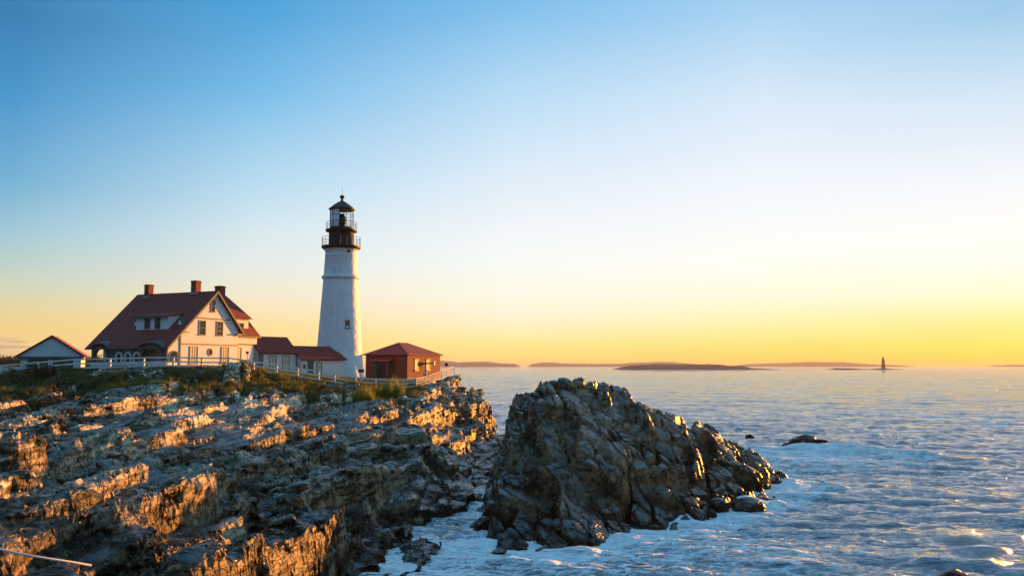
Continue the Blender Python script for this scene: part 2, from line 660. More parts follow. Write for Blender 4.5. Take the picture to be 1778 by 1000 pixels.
def brick_mat():
    t = NT('brick_wall')
    tc_ = t.n.new('ShaderNodeTexCoord').outputs['Object']
    sp = t.n.new('ShaderNodeSeparateXYZ')
    t.l.new(tc_, sp.inputs[0])
    cb = t.n.new('ShaderNodeCombineXYZ')
    t.l.new(t.math('ADD', sp.outputs[0], sp.outputs[1]), cb.inputs[0])
    t.l.new(sp.outputs[2], cb.inputs[1])
    bk = t.n.new('ShaderNodeTexBrick')
    t.l.new(cb.outputs[0], bk.inputs['Vector'])
    bk.inputs['Color1'].default_value = (.20, .032, .020, 1)
    bk.inputs['Color2'].default_value = (.15, .024, .016, 1)
    bk.inputs['Mortar'].default_value = (.22, .12, .085, 1)
    bk.inputs['Scale'].default_value = 1
    bk.inputs['Brick Width'].default_value = .22
    bk.inputs['Row Height'].default_value = .075
    bk.inputs['Mortar Size'].default_value = .006
    n = t.noise(tc_, .7, 5)
    c = t.mix(t.math('MULTIPLY', t.smooth(n, .5, .7), .5), bk.outputs[0], (.20, .045, .03))
    MATS['brick_wall'] = t.out(c, .85)


brick_mat()


def leaf_mat(name, a, b, c):
    t = NT(name)
    oi = t.noise(t.pos(), 2.2, 3)
    col = t.ramp(oi, [(.35, a), (.5, b), (.65, c)])
    tr = t.n.new('ShaderNodeBsdfTranslucent')
    t.l.new(col, tr.inputs[0])
    ms = t.n.new('ShaderNodeMixShader')
    ms.inputs[0].default_value = .4
    t.l.new(t.b.outputs[0], ms.inputs[1])
    t.l.new(tr.outputs[0], ms.inputs[2])
    t.l.new(ms.outputs[0], t.n['Material Output'].inputs['Surface'])
    MATS[name] = t.out(col, .7)
    return MATS[name]


leaf_mat('grass_blade', (.05, .085, .014), (.10, .13, .022), (.24, .15, .035))
leaf_mat('lawn', (.035, .06, .012), (.05, .075, .016), (.08, .08, .02))
leaf_mat('scrub_leaf', (.014, .020, .007), (.034, .042, .011), (.09, .055, .018))
leaf_mat('reed', (.10, .16, .015), (.20, .24, .03), (.36, .30, .05))
leaf_mat('tree_leaf', (.012, .020, .010), (.020, .030, .013), (.034, .040, .016))
leaf_mat('far_land', (.03, .028, .022), (.04, .036, .026), (.055, .045, .034))


def sea_mat():
    t = NT('sea_water')
    p = t.pos()
    foam = t.attr('foam')
    sm = t.mapping(p, (.42, 1.25, 1.0), (0, 0, math.radians(12)))
    wob = t.n.new('ShaderNodeVectorMath')
    wob.operation = 'ADD'
    nz = t.n.new('ShaderNodeTexNoise')
    t.l.new(p, nz.inputs['Vector'])
    nz.inputs['Scale'].default_value = .45
    nz.inputs['Detail'].default_value = 4
    t.l.new(sm, wob.inputs[0])
    t.l.new(nz.outputs['Color'], wob.inputs[1])
    n1 = t.noise(wob.outputs[0], .75, 6, .6, 1.2)
    lace = t.voro(wob.outputs[0], 1.5, 'DISTANCE_TO_EDGE').outputs['Distance']
    lace2 = t.voro(wob.outputs[0], 4.2, 'DISTANCE_TO_EDGE').outputs['Distance']
    n2 = t.noise(sm, 3.6, 5, .65, .8)
    web = t.math('ADD', t.math('MULTIPLY', t.smooth(lace, .22, .0), .42), t.math('MULTIPLY', t.smooth(lace2, .18, .0), .22))
    k = t.math('ADD', foam, t.math('ADD', t.math('MULTIPLY', t.math('SUBTRACT', n1, .5), 1.3), t.math('MULTIPLY', t.math('SUBTRACT', n2, .5), .6)))
    k = t.math('ADD', k, t.math('MULTIPLY', web, t.smooth(foam, .10, .45)))
    fm = t.smooth(k, .56, .84)
    base = t.mix(t.smooth(foam, .10, .8), (.016, .044, .068), (.04, .11, .16))
    col = t.mix(fm, base, (.84, .86, .88))
    b0 = t.bump(t.noise(t.mapping(p, (1.6, 3.6, 1), (0, 0, .15)), 1.5, 5, .6, .4), .6, .10)
    b1 = t.bump(t.noise(t.mapping(p, (.26, .85, 1), (0, 0, .12)), 1.5, 6, .6, .3), .7, .7, b0)
    b2 = t.bump(t.noise(t.mapping(p, (.07, .22, 1), (0, 0, .12)), 1.0, 6, .62), .9, 3.6, b1)
    b3 = t.bump(fm, .4, .12, b2)
    gl = t.n.new('ShaderNodeBsdfGlossy')
    gl.inputs['Color'].default_value = (.94, .92, 1.0, 1)
    gl.inputs['Roughness'].default_value = .09
    t.l.new(b3, gl.inputs['Normal'])
    ms = t.n.new('ShaderNodeMixShader')
    t.l.new(t.math('MULTIPLY', t.math('SUBTRACT', 1.0, fm), .24), ms.inputs[0])
    t.l.new(t.b.outputs[0], ms.inputs[1])
    t.l.new(gl.outputs[0], ms.inputs[2])
    t.l.new(ms.outputs[0], t.n['Material Output'].inputs['Surface'])
    MATS['sea_water'] = t.out(col, t.math('ADD', t.math('MULTIPLY', fm, .45), .06), b3, IOR=1.5)


sea_mat()
M = MATS

# ------------------------------------------------------------------ the headland: a sheet of tilted, fractured ledges
def q(Y, py=None, z=None):
    return (Y, py, z)


HEAD = {
    -420: [q(20, z=5.2), q(24, z=5.4), q(28, z=5.6), q(33, z=5.8), q(40, z=6.0), q(51, z=6.4), q(68, z=7.1), q(86, z=8.2), q(93, z=8.9), q(98, z=9.3), q(110, z=9.6), q(138, z=10.0), q(152, z=10.1), q(172, z=10.1)],
    0: [q(21, 1010), q(25, 950), q(29, 897), q(34, 850), q(41, 800), q(52, 757), q(68, 715), q(84, 684), q(92, 666), q(97, 655), q(108, 647), q(138, z=10.1), q(152, z=10.1), q(172, z=10.1)],
    100: [q(22, 1010), q(26, 950), q(30, 900), q(35, 852), q(42, 800), q(53, 757), q(68, 720), q(84, 686), q(91, 664), q(96, 644), q(108, 641), q(138, z=10.2), q(152, z=10.2), q(172, z=10.2)],
    200: [q(24, 1010), q(28, 955), q(32, 905), q(37, 855), q(45, 800), q(56, 755), q(71, 718), q(84, 688), q(91, 662), q(97, 641), q(107, 637), q(138, z=10.4), q(152, z=10.4), q(172, z=10.3)],
    300: [q(28.5, 1010), q(32.5, 958), q(37.5, 908), q(43, 858), q(51, 803), q(59, 755), q(73, 718), q(85, 687), q(92, 660), q(98, 639), q(107, 636), q(138, z=10.4), q(152, z=10.4), q(172, z=10.2)],
    400: [q(29, 1020), q(33, 965), q(38, 915), q(44, 862), q(52, 808), q(63, 757), q(77, 718), q(88, 688), q(96, 662), q(101, 640), q(110, 637), q(138, z=10.2), q(152, z=10.2), q(172, z=10.0)],
    500: [q(31, 1030), q(36, 975), q(41, 922), q(48, 870), q(56, 817), q(67, 767), q(80, 724), q(91, 695), q(100, 672), q(106, 654), q(116, 644), q(138, z=9.8), q(152, z=9.6), q(172, z=9.2)],
    600: [q(36, z=.5), q(41, 985), q(46, 932), q(52, 877), q(60, 822), q(71, 772), q(83, 730), q(94, 703), q(104, 682), q(111, 670), q(120, 657), q(138, z=8.9), q(152, z=8.6), q(172, z=-2)],
    640: [q(40, z=-1), q(46, z=-.3), q(50, z=1.6), q(54, 868), q(61, 822), q(72, 774), q(84, 733), q(96, 706), q(105, 690), q(112, 677), q(121, 660), q(138, z=8.6), q(152, z=8.4), q(172, z=-3)],
    700: [q(44, z=-1.5), q(50, z=-.8), q(55, z=.6), q(58, 850), q(64, 815), q(74, 775), q(86, 735), q(97, 708), q(106, 692), q(114, 679), q(123, 663), q(138, z=8.4), q(152, z=8.0), q(172, z=-3)],
    745: [q(46, z=-1.5), q(52, z=-1.2), q(58, z=.0), q(63, z=1.1), q(69, z=2.5), q(78, 778), q(90, 733), q(100, 706), q(109, 688), q(118, 674), q(128, 663), q(140, z=8.2), q(152, z=6.0), q(172, z=-3)],
    790: [q(48, z=-1.5), q(54, z=-1.4), q(60, z=-.4), q(67, z=.4), q(76, z=.9), q(86, z=1.2), q(96, z=2.0), q(106, 742), q(113, 695), q(122, 670), q(130, 655), q(140, z=8.0), q(147, z=2.0), q(172, z=-3)],
    836: [q(48, z=-1.5), q(54, z=-1.4), q(60, z=-.9), q(67, z=-.1), q(76, z=.45), q(88, z=.55), q(99, z=.9), q(108, 745), q(114, 706), q(121, 682), q(128, 681), q(136, z=2), q(147, z=-2), q(172, z=-3)],
    862: [q(48, z=-1.5), q(54, z=-1.4), q(60, z=-.9), q(67, z=-.3), q(76, z=.3), q(88, z=.35), q(99, z=.8), q(108, z=.9), q(114, z=1.2), q(119, z=.9), q(124, z=-.5), q(136, z=-2), q(147, z=-3), q(172, z=-3)],
    885: [q(48, z=-1.5), q(54, z=-1.4), q(60, z=-.9), q(67, z=-.3), q(76, z=.3), q(88, z=.4), q(99, z=.7), q(108, z=.9), q(114, z=.9), q(119, z=.2), q(124, z=-1), q(136, z=-3), q(147, z=-3), q(172, z=-3)],
    940: [q(y, z=-2.5) for y in (48, 54, 60, 67, 76, 88, 99, 108, 114, 119, 124, 136, 147, 172)],
    1100: [q(y, z=-3.5) for y in (48, 54, 60, 67, 76, 88, 99, 108, 114, 119, 124, 136, 147, 172)],
}


def sheet(cols, y0, y1, ny=700, nt=900):
    """turns profiles into a table of heights over (x/y, y)"""
    pxs = sorted(cols)
    nr = len(cols[pxs[0]])
    T, Yr, Zr = np.zeros((nr, len(pxs))), np.zeros((nr, len(pxs))), np.zeros((nr, len(pxs)))
    for j, px in enumerate(pxs):
        for i, (Y, py, z) in enumerate(cols[px]):
            p = P(px, py if py is not None else 760, Y)
            T[i, j], Yr[i, j], Zr[i, j] = p.x / p.y, Y, (p.z if py is not None else z)
    tf = np.linspace(T.min() + .001, T.max() - .001, nt)
    yf = np.linspace(y0, y1, ny)
    tab = np.zeros((nt, ny))
    rowY = np.zeros((nr, nt))
    for i in range(nr):
        rowY[i] = np.interp(tf, T[i], Yr[i])
    rowZ = np.array([np.interp(tf, T[i], Zr[i]) for i in range(nr)])
    for k in range(nt):
        tab[k] = np.interp(yf, rowY[:, k], rowZ[:, k])
    # soften the creases a little
    for _ in range(3):
        tab[1:-1] = (tab[:-2] + 2 * tab[1:-1] + tab[2:]) / 4

    def f(X, Y):
        a = np.clip((X / Y - tf[0]) / (tf[-1] - tf[0]) * (nt - 1), 0, nt - 1.001)
        b = np.clip((Y - y0) / (y1 - y0) * (ny - 1), 0, ny - 1.001)
        ia, ib = a.astype(int), b.astype(int)
        fa, fb = a - ia, b - ib
        return (tab[ia, ib] * (1 - fa) + tab[ia + 1, ib] * fa) * (1 - fb) + (tab[ia, ib + 1] * (1 - fa) + tab[ia + 1, ib + 1] * fa) * fb

    def row(i, X, Y):
        return np.interp(X / Y, tf, rowY[i])
    return f, row


head_base, head_row = sheet(HEAD, 18, 175)


def ledges(X, Y, h, xs, ys, strike, amp, levels, seed, tilt=.32):
    """break a smooth sheet into tilted blocks, coarse to fine, with open joints between them"""
    cs, sn = math.cos(strike), math.sin(strike)
    wx = fbm2(X / 6, Y / 6, seed + 90, 3) * 1.0 + fbm2(X / 1.6, Y / 1.6, seed + 93, 2) * .07
    wy = fbm2(X / 6 + 50, Y / 6, seed + 91, 3) * 1.0 + fbm2(X / 1.6 + 9, Y / 1.6, seed + 94, 2) * .07
    Xw, Yw = X + wx, Y + wy
    a = Xw * cs + Yw * sn                # across the beds
    b = -Xw * sn + Yw * cs               # along the beds
    for k, (ca, cb, w, rnd, gr, gd) in enumerate(levels):
        f1_, f2_, su, sv, hid = cells(a / ca, b / cb, seed + 7 * k)
        pa, pb = su * ca, sv * cb
        sx, sy = pa * cs - pb * sn, pa * sn + pb * cs
        ix = np.clip(np.searchsorted(xs, np.clip(sx - wx, xs[0], xs[-1])), 0, len(xs) - 1)
        iy = np.clip(np.searchsorted(ys, np.clip(sy - wy, ys[0], ys[-1])), 0, len(ys) - 1)
        hs = h[iy, ix]
        h2 = (hid * 977.13) % 1.0
        h3 = (hid * 317.71) % 1.0
        pl = hs + (a - pa) * tilt * (.25 + 1.1 * h2) + (b - pb) * (h3 - .5) * .35 + (hid - .5) * rnd
        edge = (f2_ - f1_) * min(ca, cb)
        wgt = w * amp
        hn = h * (1 - wgt) + pl * wgt
        hn = hn - np.where(h2 > .35, gd, gd * .3) * np.clip(1 - edge / gr, 0, 1) * amp
        h = hn
    return h


def strata(X, Y, h, strike, dip, dipb, amp, joints, steps, seed):
    """bedded rock: joint blocks shifted against each other, then cut back into treads parallel to the tilted beds"""
    cs, sn = math.cos(strike), math.sin(strike)
    wx = fbm2(X / 7, Y / 7, seed + 90, 3) * 1.3 + fbm2(X / 1.7, Y / 1.7, seed + 93, 2) * .10
    wy = fbm2(X / 7 + 50, Y / 7, seed + 91, 3) * 1.3 + fbm2(X / 1.7 + 9, Y / 1.7, seed + 94, 2) * .10
    a = (X + wx) * cs + (Y + wy) * sn
    b = -(X + wx) * sn + (Y + wy) * cs
    gro = np.zeros_like(h)
    tl = np.zeros_like(h)
    c = h - dip * a - dipb * b
    for k, (ca, cb, rnd, gr, gd) in enumerate(joints):
        f1_, f2_, su, sv, hid = cells(a / ca, b / cb, seed + 7 * k)
        h2, h3 = (hid * 977.13) % 1.0, (hid * 317.71) % 1.0
        c = c + (hid - .5) * rnd * amp
        tl = tl + ((a - su * ca) * (h2 - .5) * .30 + (b - sv * cb) * (h3 - .5) * .16) * amp * (.6 ** k)
        gro = gro + np.where(h2 > .45, gd, gd * .25) * np.clip(1 - (f2_ - f1_) * min(ca, cb) / gr, 0, 1) * amp
    for k, (T, w, riser) in enumerate(steps):
        u = c / T + .45 * fbm2(X / (6 * T + 1), Y / (6 * T + 1), seed + 40 + k, 3) + 50
        fl = np.floor(u)
        off = (hsh(fl, fl * 0, 5, seed + k) - .5) * .5
        f = np.clip(u - fl, 0, 1)
        st = fl + sstep(f, 1 - riser, 1.0) + off * (1 - sstep(f, 1 - riser, 1.0)) + (hsh(fl + 1, fl * 0, 5, seed + k) - .5) * .5 * sstep(f, 1 - riser, 1.0)
        c = c + ((st - u + .5) * T * w) * amp
    return c + dip * a + dipb * b + tl - gro


def crest(X, Y, h, N, F_, W, drop, R=2.0, slope=.12, back=0):
    """one named ledge: flat top left of the line N-F_, a scarp of height drop to its right"""
    d = np.array([F_.x - N.x, F_.y - N.y])
    L = np.hypot(*d)
    d /= L
    al = ((X - N.x) * d[0] + (Y - N.y) * d[1])
    bt = (X - N.x) * d[1] - (Y - N.y) * d[0]
    jag = fbm2(al / .8, al * 0 + N.x * 3, 55, 3) * .35
    bt = bt + jag
    z = N.z + (F_.z - N.z) * np.clip(al / L, 0, 1)
    inn = sstep(al, -.25, .1) * (1 - sstep(al, L - .1, L + .6))
    top = z + slope * bt
    mt = inn * (bt <= 0) * (1 - sstep(-bt, W * .75, W))
    h = np.where(mt > 0, h + (np.maximum(top, h - .3) - h) * mt, h)
    low = z - drop - .15 * bt
    mr = inn * (bt > 0) * (1 - sstep(bt, R * .6, R))
    return np.where(mr > 0, h + (np.minimum(h, low) - h) * mr, h)


def rect_grid(x0, x1, dx, y0, y1, gy):
    xs = np.arange(x0, x1, dx)
    ys = [y0]
    while ys[-1] < y1:
        ys.append(ys[-1] + max(.085, gy * ys[-1]))
    return xs, np.array(ys)


def facet(V, N, strike, dip, size, rnd, w, groove, seed, amp, lean=.12, rn=.13):
    """flatten the surface inside each bed-aligned 3D block to one plane, and open the joints between blocks"""
    cs, sn = math.cos(strike), math.sin(strike)
    V = V.astype(np.float64)
    wob = fbm3(V, .35, seed + 70, 2) * .8
    a = V[:, 0] * cs + V[:, 1] * sn + wob * .5
    b = -V[:, 0] * sn + V[:, 1] * cs + wob
    c = V[:, 2] - dip * a + wob * .25
    u = [(x / k).astype(np.float32) for x, k in zip((a, b, c), size)]
    i0 = [np.floor(x) for x in u]
    f1 = np.full(len(V), 9, np.float32)
    f2 = f1.copy()
    cid = np.zeros(len(V), np.int64)
    hid = np.zeros(len(V), np.float32)
    for d0 in (-1, 0, 1):
        for d1 in (-1, 0, 1):
            for d2 in (-1, 0, 1):
                q0, q1, q2 = i0[0] + d0, i0[1] + d1, i0[2] + d2
                hh = hsh(q0, q1, q2, seed)
                e = (u[0] - q0 - .5 - .8 * (hh - .5)) ** 4 + (u[1] - q1 - .5 - .8 * ((hh * 57.31) % 1 - .5)) ** 4 + (u[2] - q2 - .5 - .8 * ((hh * 911.7) % 1 - .5)) ** 4
                e = np.sqrt(np.sqrt(e))
                m = e < f1
                f2 = np.where(m, f1, np.minimum(f2, e))
                f1 = np.where(m, e, f1)
                cid = np.where(m, ((q0.astype(np.int64) & 0xfffff) << 40) | ((q1.astype(np.int64) & 0xfffff) << 20) | (q2.astype(np.int64) & 0xfffff), cid)
                hid = np.where(m, hh, hid)
    _, inv = np.unique(cid, return_inverse=True)
    cnt = np.bincount(inv)
    mp_ = np.stack([np.bincount(inv, V[:, k]) / cnt for k in range(3)], 1)
    mn = np.stack([np.bincount(inv, N[:, k]) / cnt for k in range(3)], 1)
    h1 = np.bincount(inv, hid) / cnt
    r = np.stack([(h1 * 31.7) % 1, (h1 * 77.3) % 1, (h1 * 13.9) % 1], 1) - .5
    mn = mn + r * rn + np.array([-cs * dip, -sn * dip, 0]) * lean
    mn /= np.maximum(np.linalg.norm(mn, axis=1, keepdims=True), 1e-6)
    off = ((h1 * 501.3) % 1 - .5) * rnd
    mp_ = mp_ + mn * off[:, None]
    nc, pc = mn[inv], mp_[inv]
    dl = ((pc - V) * nc).sum(1) / np.maximum((N * nc).sum(1), .7)
    lim = max(size[0], size[2]) * .42
    dl = np.clip(dl, -lim, lim) * w
    edge = (f2 - f1) * min(size)
    dl = dl - groove * np.clip(1 - edge / (groove * .8 + .02), 0, 1) * (.3 + .7 * ((hid * 91.7) % 1 > .4))
    return V + N * (dl * amp)[:, None]


def finish_rock(name, xs, ys, X, Y, h, keep, mat, veg, amp3, seed, strike, dip, edge_len=.30, lv=None, rn=.13):
    ny, nx = h.shape
    V = np.stack([X.ravel(), Y.ravel(), h.ravel()], 1)
    i = np.arange((ny - 1) * (nx - 1))
    r, c = i // (nx - 1), i % (nx - 1)
    a = r * nx + c
    quads = np.stack([a, a + 1, a + nx + 1, a + nx], 1)
    kq = keep.ravel()[quads].all(1)
    quads = quads[kq]
    d1 = np.abs(V[quads[:, 0], 2] - V[quads[:, 2], 2])
    d2 = np.abs(V[quads[:, 1], 2] - V[quads[:, 3], 2])
    s = (d1 < d2)[:, None]
    F = np.vstack([np.where(s, quads[:, [0, 1, 2]], quads[:, [0, 1, 3]]), np.where(s, quads[:, [0, 2, 3]], quads[:, [1, 2, 3]])])
    used = np.unique(F)
    mp = np.full(len(V), -1, np.int64)
    mp[used] = np.arange(len(used))
    V, F = V[used], mp[F]
    ex = [veg.ravel()[used], amp3.ravel()[used]]
    for it in range(3):
        V, F, ex = refine(V, F, edge_len, ex)
    for k, (size, rnd, w, gr) in enumerate(lv):
        N = vnormals(V, F)
        for _ in range(5 if k == 0 else 3):
            S = np.zeros_like(N)
            fn = N[F[:, 0]] + N[F[:, 1]] + N[F[:, 2]]
            for kk in range(3):
                for cc in range(3):
                    S[:, cc] += np.bincount(F[:, kk], fn[:, cc], len(V))
            N = S / np.maximum(np.linalg.norm(S, axis=1, keepdims=True), 1e-9)
        V = facet(V, N, strike, dip, size, rnd, w, gr, seed + 11 * k, ex[1], rn=rn)
        if k == 0:
            V, F, ex = refine(V, F, edge_len, ex)
    N = vnormals(V, F)
    V = V + N * ((fbm3(V, 1.6, seed + 3, 4) * .05) * ex[1])[:, None]
    print(name, len(V), len(F))
    me = np_mesh(name, V, F, False, {'veg': ex[0]})
    o = link(name, me, M[mat])
    o['kind'] = 'structure'
    return o, V, F


xs, ys = rect_grid(-112, 5, .135, 20, 172, .0023)
X, Y = np.meshgrid(xs, ys)
h = head_base(X, Y)
tx = X / Y
bank = head_row(9, X, Y)
# where soil and grass cover the rock: the level ground behind the fence, patches of the bank below it
left = 1 - sstep(tx, -.56, -.46)
vegm = sstep(Y, bank - 24, bank - 7.0) * .86 + .25 * sstep(Y, bank - 1, bank + 1.5)
vegm = np.maximum(vegm, left * sstep(Y, bank - 36, bank - 14) * 1.0)
rocky = sstep(fbm2(X / 4.5, Y / 4.5, 71, 4), -.04, .24)
vegm = vegm - rocky * (.6 - .42 * left) * (1 - sstep(Y, bank - .5, bank + 1.5))
right = sstep(tx, -.115, -.085)
vegm = vegm * (1 - right * (1 - sstep(Y, bank + 4, bank + 8)))
vegm = vegm * (1 - sstep(tx, -.085, -.06))
vegm = np.clip(vegm, 0, 1)
calm = sstep(Y, bank - 2.5, bank + 1.0) * (1 - sstep(tx, -.12, -.085))
calm = np.maximum(calm, sstep(Y, 126, 131) * (1 - sstep(tx, -.085, -.07)))
amp = (1 - calm) * (1 - .35 * vegm) * (1 - .3 * sstep(tx, -.10, -.05) * (1 - sstep(h, .6, 2.4)))
midz = sstep(Y, 50, 58) * (1 - sstep(Y, bank - 24, bank - 14)) * sstep(tx, -.50, -.42)
amp = amp * (1 - .34 * midz)
h0 = h.copy()
h = h + (fbm2(X / 14, Y / 14, 31, 3) * .6 + fbm2(X / 5, Y / 5, 33, 3) * .28) * amp
CRESTS = [   # ledges whose sunlit scarps stand out in the foreground
    ((471, 944, 33.5), (606, 886, 45.0), 4.0, 3.2, 4.5),
    ((222, 893, 31.5), (288, 856, 36.5), 2.4, 1.0, 2.0),
    ((168, 858, 34.5), (262, 822, 40.5), 2.0, .75, 1.6),
    ((60, 905, 27.8), (168, 864, 33.5), 1.8, .7, 1.4),
    ((-20, 960, 24.0), (98, 896, 29.6), 2.0, .8, 1.5),
    ((150, 985, 26.0), (215, 932, 30.5), 2.2, 1.3, 1.8),
    ((262, 950, 29.5), (318, 920, 33.5), 2.2, .9, 1.6),
    ((0, 872, 30.0), (64, 842, 34.0), 1.8, .6, 1.4),
    ((405, 900, 39.0), (432, 886, 42.0), 1.6, .6, 1.4),
    ((455, 884, 43.0), (486, 870, 46.5), 1.8, .6, 1.4),
    ((95, 715, 66.0), (140, 690, 73.0), 3.0, 1.2, 2.0),
    ((370, 708, 82.0), (414, 672, 90.0), 3.0, 1.9, 2.4),
    ((505, 694, 94.0), (566, 684, 100.0), 2.4, 1.1, 2.0),
    ((0, 790, 42.0), (40, 768, 46.0), 2.4, 1.3, 2.0),
    ((240, 676, 90.0), (262, 662, 93.0), 2.0, 1.3, 1.8),
    ((296, 682, 89.5), (342, 662, 95.0), 2.0, 1.2, 2.0),
    ((770, 664, 124.0), (800, 650, 132.0), 2.5, 3.0, 4.0),
]
LV = [(4.8, 10.0, .6, .5, .5, .2)]
h = ledges(X, Y, h, xs, ys, STRIKE, amp, LV, 3)
for N_, F_, W_, D_, R_ in CRESTS:
    h = crest(X, Y, h, P(*N_), P(*F_), W_, D_, R_)
h = strata(X, Y, h, STRIKE, .22, .11, amp, [(3.2, 6.6, .6, .36, .9), (1.35, 2.6, .28, .2, .36)], [(1.05, .9, .22), (.36, .72, .3)], 17)
h = np.where(Y > bank + 1, h0 * calm + h * (1 - calm), h)
keep = (tx > -.70) & (tx < .02) & (h > -1.7)
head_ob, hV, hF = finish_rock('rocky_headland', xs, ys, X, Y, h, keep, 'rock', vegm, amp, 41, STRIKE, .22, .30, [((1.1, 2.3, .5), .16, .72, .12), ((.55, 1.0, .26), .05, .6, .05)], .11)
HX, HY, HH, HVEG = xs, ys, h, vegm


def ground(x, y):
    ix = int(np.clip(np.searchsorted(HX, x), 1, len(HX) - 1))
    iy = int(np.clip(np.searchsorted(HY, y), 1, len(HY) - 1))
    return float(HH[iy, ix])


def ground_v(x, y):
    return HH[np.clip(np.searchsorted(HY, y), 0, len(HY) - 1), np.clip(np.searchsorted(HX, x), 0, len(HX) - 1)]


def veg_v(x, y):
    return HVEG[np.clip(np.searchsorted(HY, y), 0, len(HY) - 1), np.clip(np.searchsorted(HX, x), 0, len(HX) - 1)]


# level lawn that carries on behind the buildings
lx, ly = np.arange(-420, -24, 6.0), np.arange(165, 480, 6.0)
LX, LY = np.meshgrid(lx, ly)
LZ = 10.05 + fbm2(LX / 40, LY / 40, 5, 3) * .4 - sstep(LX + .12 * (LY - 165), -58, -36) * 14
ni = len(lx)
ii = np.arange((len(ly) - 1) * (ni - 1))
aa = (ii // (ni - 1)) * ni + ii % (ni - 1)
lawn = link('lawn', np_mesh('lawn', np.stack([LX.ravel(), LY.ravel(), LZ.ravel()], 1), np.stack([aa, aa + 1, aa + ni + 1, aa + ni], 1), True), M['lawn'])
lawn['kind'] = 'structure'

# ------------------------------------------------------------------ the rock island
ISL = {  # unseen rear rows built high and long to shade the headland slabs
    800: [q(50, z=-2.5), q(56, z=-2.5), q(60, z=-2), q(64, z=-1.5), q(68, z=-1.2), q(72, z=-1.2), q(78, z=-1.5), q(86, z=-2), q(96, z=-3)],
    840: [q(50, z=-1.5), q(55.5, z=-.3), q(57, z=.1), q(59, z=.3), q(62, z=.3), q(66, z=0), q(72, z=-.5), q(86, z=-1.2), q(96, z=-3)],
    866: [q(48.5, z=-.9), q(53, z=.25), q(56, 888), q(58.5, 858), q(61.5, 835), q(65, 815), q(70, z=2.4), q(84, z=-.3), q(104, z=-3)],
    894: [q(48.0, z=-.9), q(52.5, z=.45), q(56.5, 870), q(59.5, 835), q(62.5, 795), q(66, 745), q(71, 702), q(94, z=5.6), q(106, z=-3)],
    925: [q(47.5, z=-.9), q(52, z=.5), q(57, 870), q(60, 825), q(62.8, 775), q(66, 728), q(71, 690), q(95, z=6.2), q(106, z=-3)],
    947: [q(47.5, z=-.9), q(52, z=.5), q(57, 872), q(60, 822), q(63, 760), q(67, 702), q(71.5, 671), q(95, z=6.4), q(106, z=-3)],
    1030: [q(49.0, z=-1.0), q(53.0, z=.35), q(58, 872), q(61, 805), q(64.5, 745), q(68.5, 692), q(73, 660), q(94, z=6.0), q(106, z=-3)],
    1085: [q(52, z=-1.2), q(57.0, z=.1), q(60.5, 855), q(63, 803), q(66, 750), q(70, 700), q(73.5, 671), q(88, z=5.0), q(104, z=-3)],
    1112: [q(53, z=-1.2), q(58.5, z=.0), q(61, 855), q(63.8, 805), q(66.6, 755), q(70.5, 712), q(74, 694), q(83, z=3.4), q(97, z=-3)],
    1160: [q(53, z=-1.2), q(59, z=.0), q(61.8, 855), q(64.5, 810), q(67.5, 768), q(71, 730), q(75, 711), q(84, z=3.0), q(97, z=-3)],
    1210: [q(54, z=-1.2), q(60, z=.0), q(63, 862), q(66, 822), q(69, 785), q(73, 752), q(77, 733), q(85, z=2.0), q(97, z=-3)],
    1245: [q(55, z=-1.2), q(61.5, z=.0), q(65, 860), q(68, 828), q(71, 795), q(75, 766), q(79, 751), q(86, z=1.2), q(97, z=-3)],
    1280: [q(57, z=-1.2), q(64, z=.0), q(67, 858), q(70, 838), q(73, 820), q(77, 800), q(81, 786), q(87, z=.4), q(97, z=-3)],
    1325: [q(60, z=-1.2), q(66, z=.0), q(69, z=.35), q(72, z=.6), q(75, z=.9), q(78, z=1.1), q(82, z=.9), q(88, z=-.4), q(97, z=-3)],
    1365: [q(60, z=-1.6), q(66, z=-1.0), q(69, z=-.6), q(72, z=-.3), q(75, z=0.1), q(78, z=0.2), q(82, z=-.3), q(88, z=-1), q(97, z=-3)],
    1420: [q(y, z=-3) for y in (60, 66, 69, 72, 75, 78, 82, 88, 97)],
}
isl_base, isl_row = sheet(ISL, 45, 108, 480, 500)
ixs, iys = rect_grid(-4.5, 32, .105, 46.5, 105, .0017)
IX, IY = np.meshgrid(ixs, iys)
ih = isl_base(IX, IY)
ih = ih - .55 * sstep(ih, 2, 7)
iamp = .25 + .75 * sstep(ih, -1.0, 1.2)
ih = ih + (fbm2(IX / 7, IY / 7, 131, 3) * .7 + fbm2(IX / 2.5, IY / 2.5, 133, 3) * .15) * iamp
ih = strata(IX, IY, ih, STRIKE + .3, -.30, .42, iamp, [(3.4, 4.6, 1.15, .36, 1.1), (1.5, 2.2, .46, .22, .5), (.7, 1.0, .13, .12, .14)], [(1.7, .9, .16), (.55, .5, .25)], 223)
ikeep = (ih > -1.5)
isl_ob, iV, iF = finish_rock('rock_island', ixs, iys, IX, IY, ih, ikeep, 'rock_island', np.zeros_like(ih), iamp, 61, STRIKE + .3, -.30, .26, [], .10)

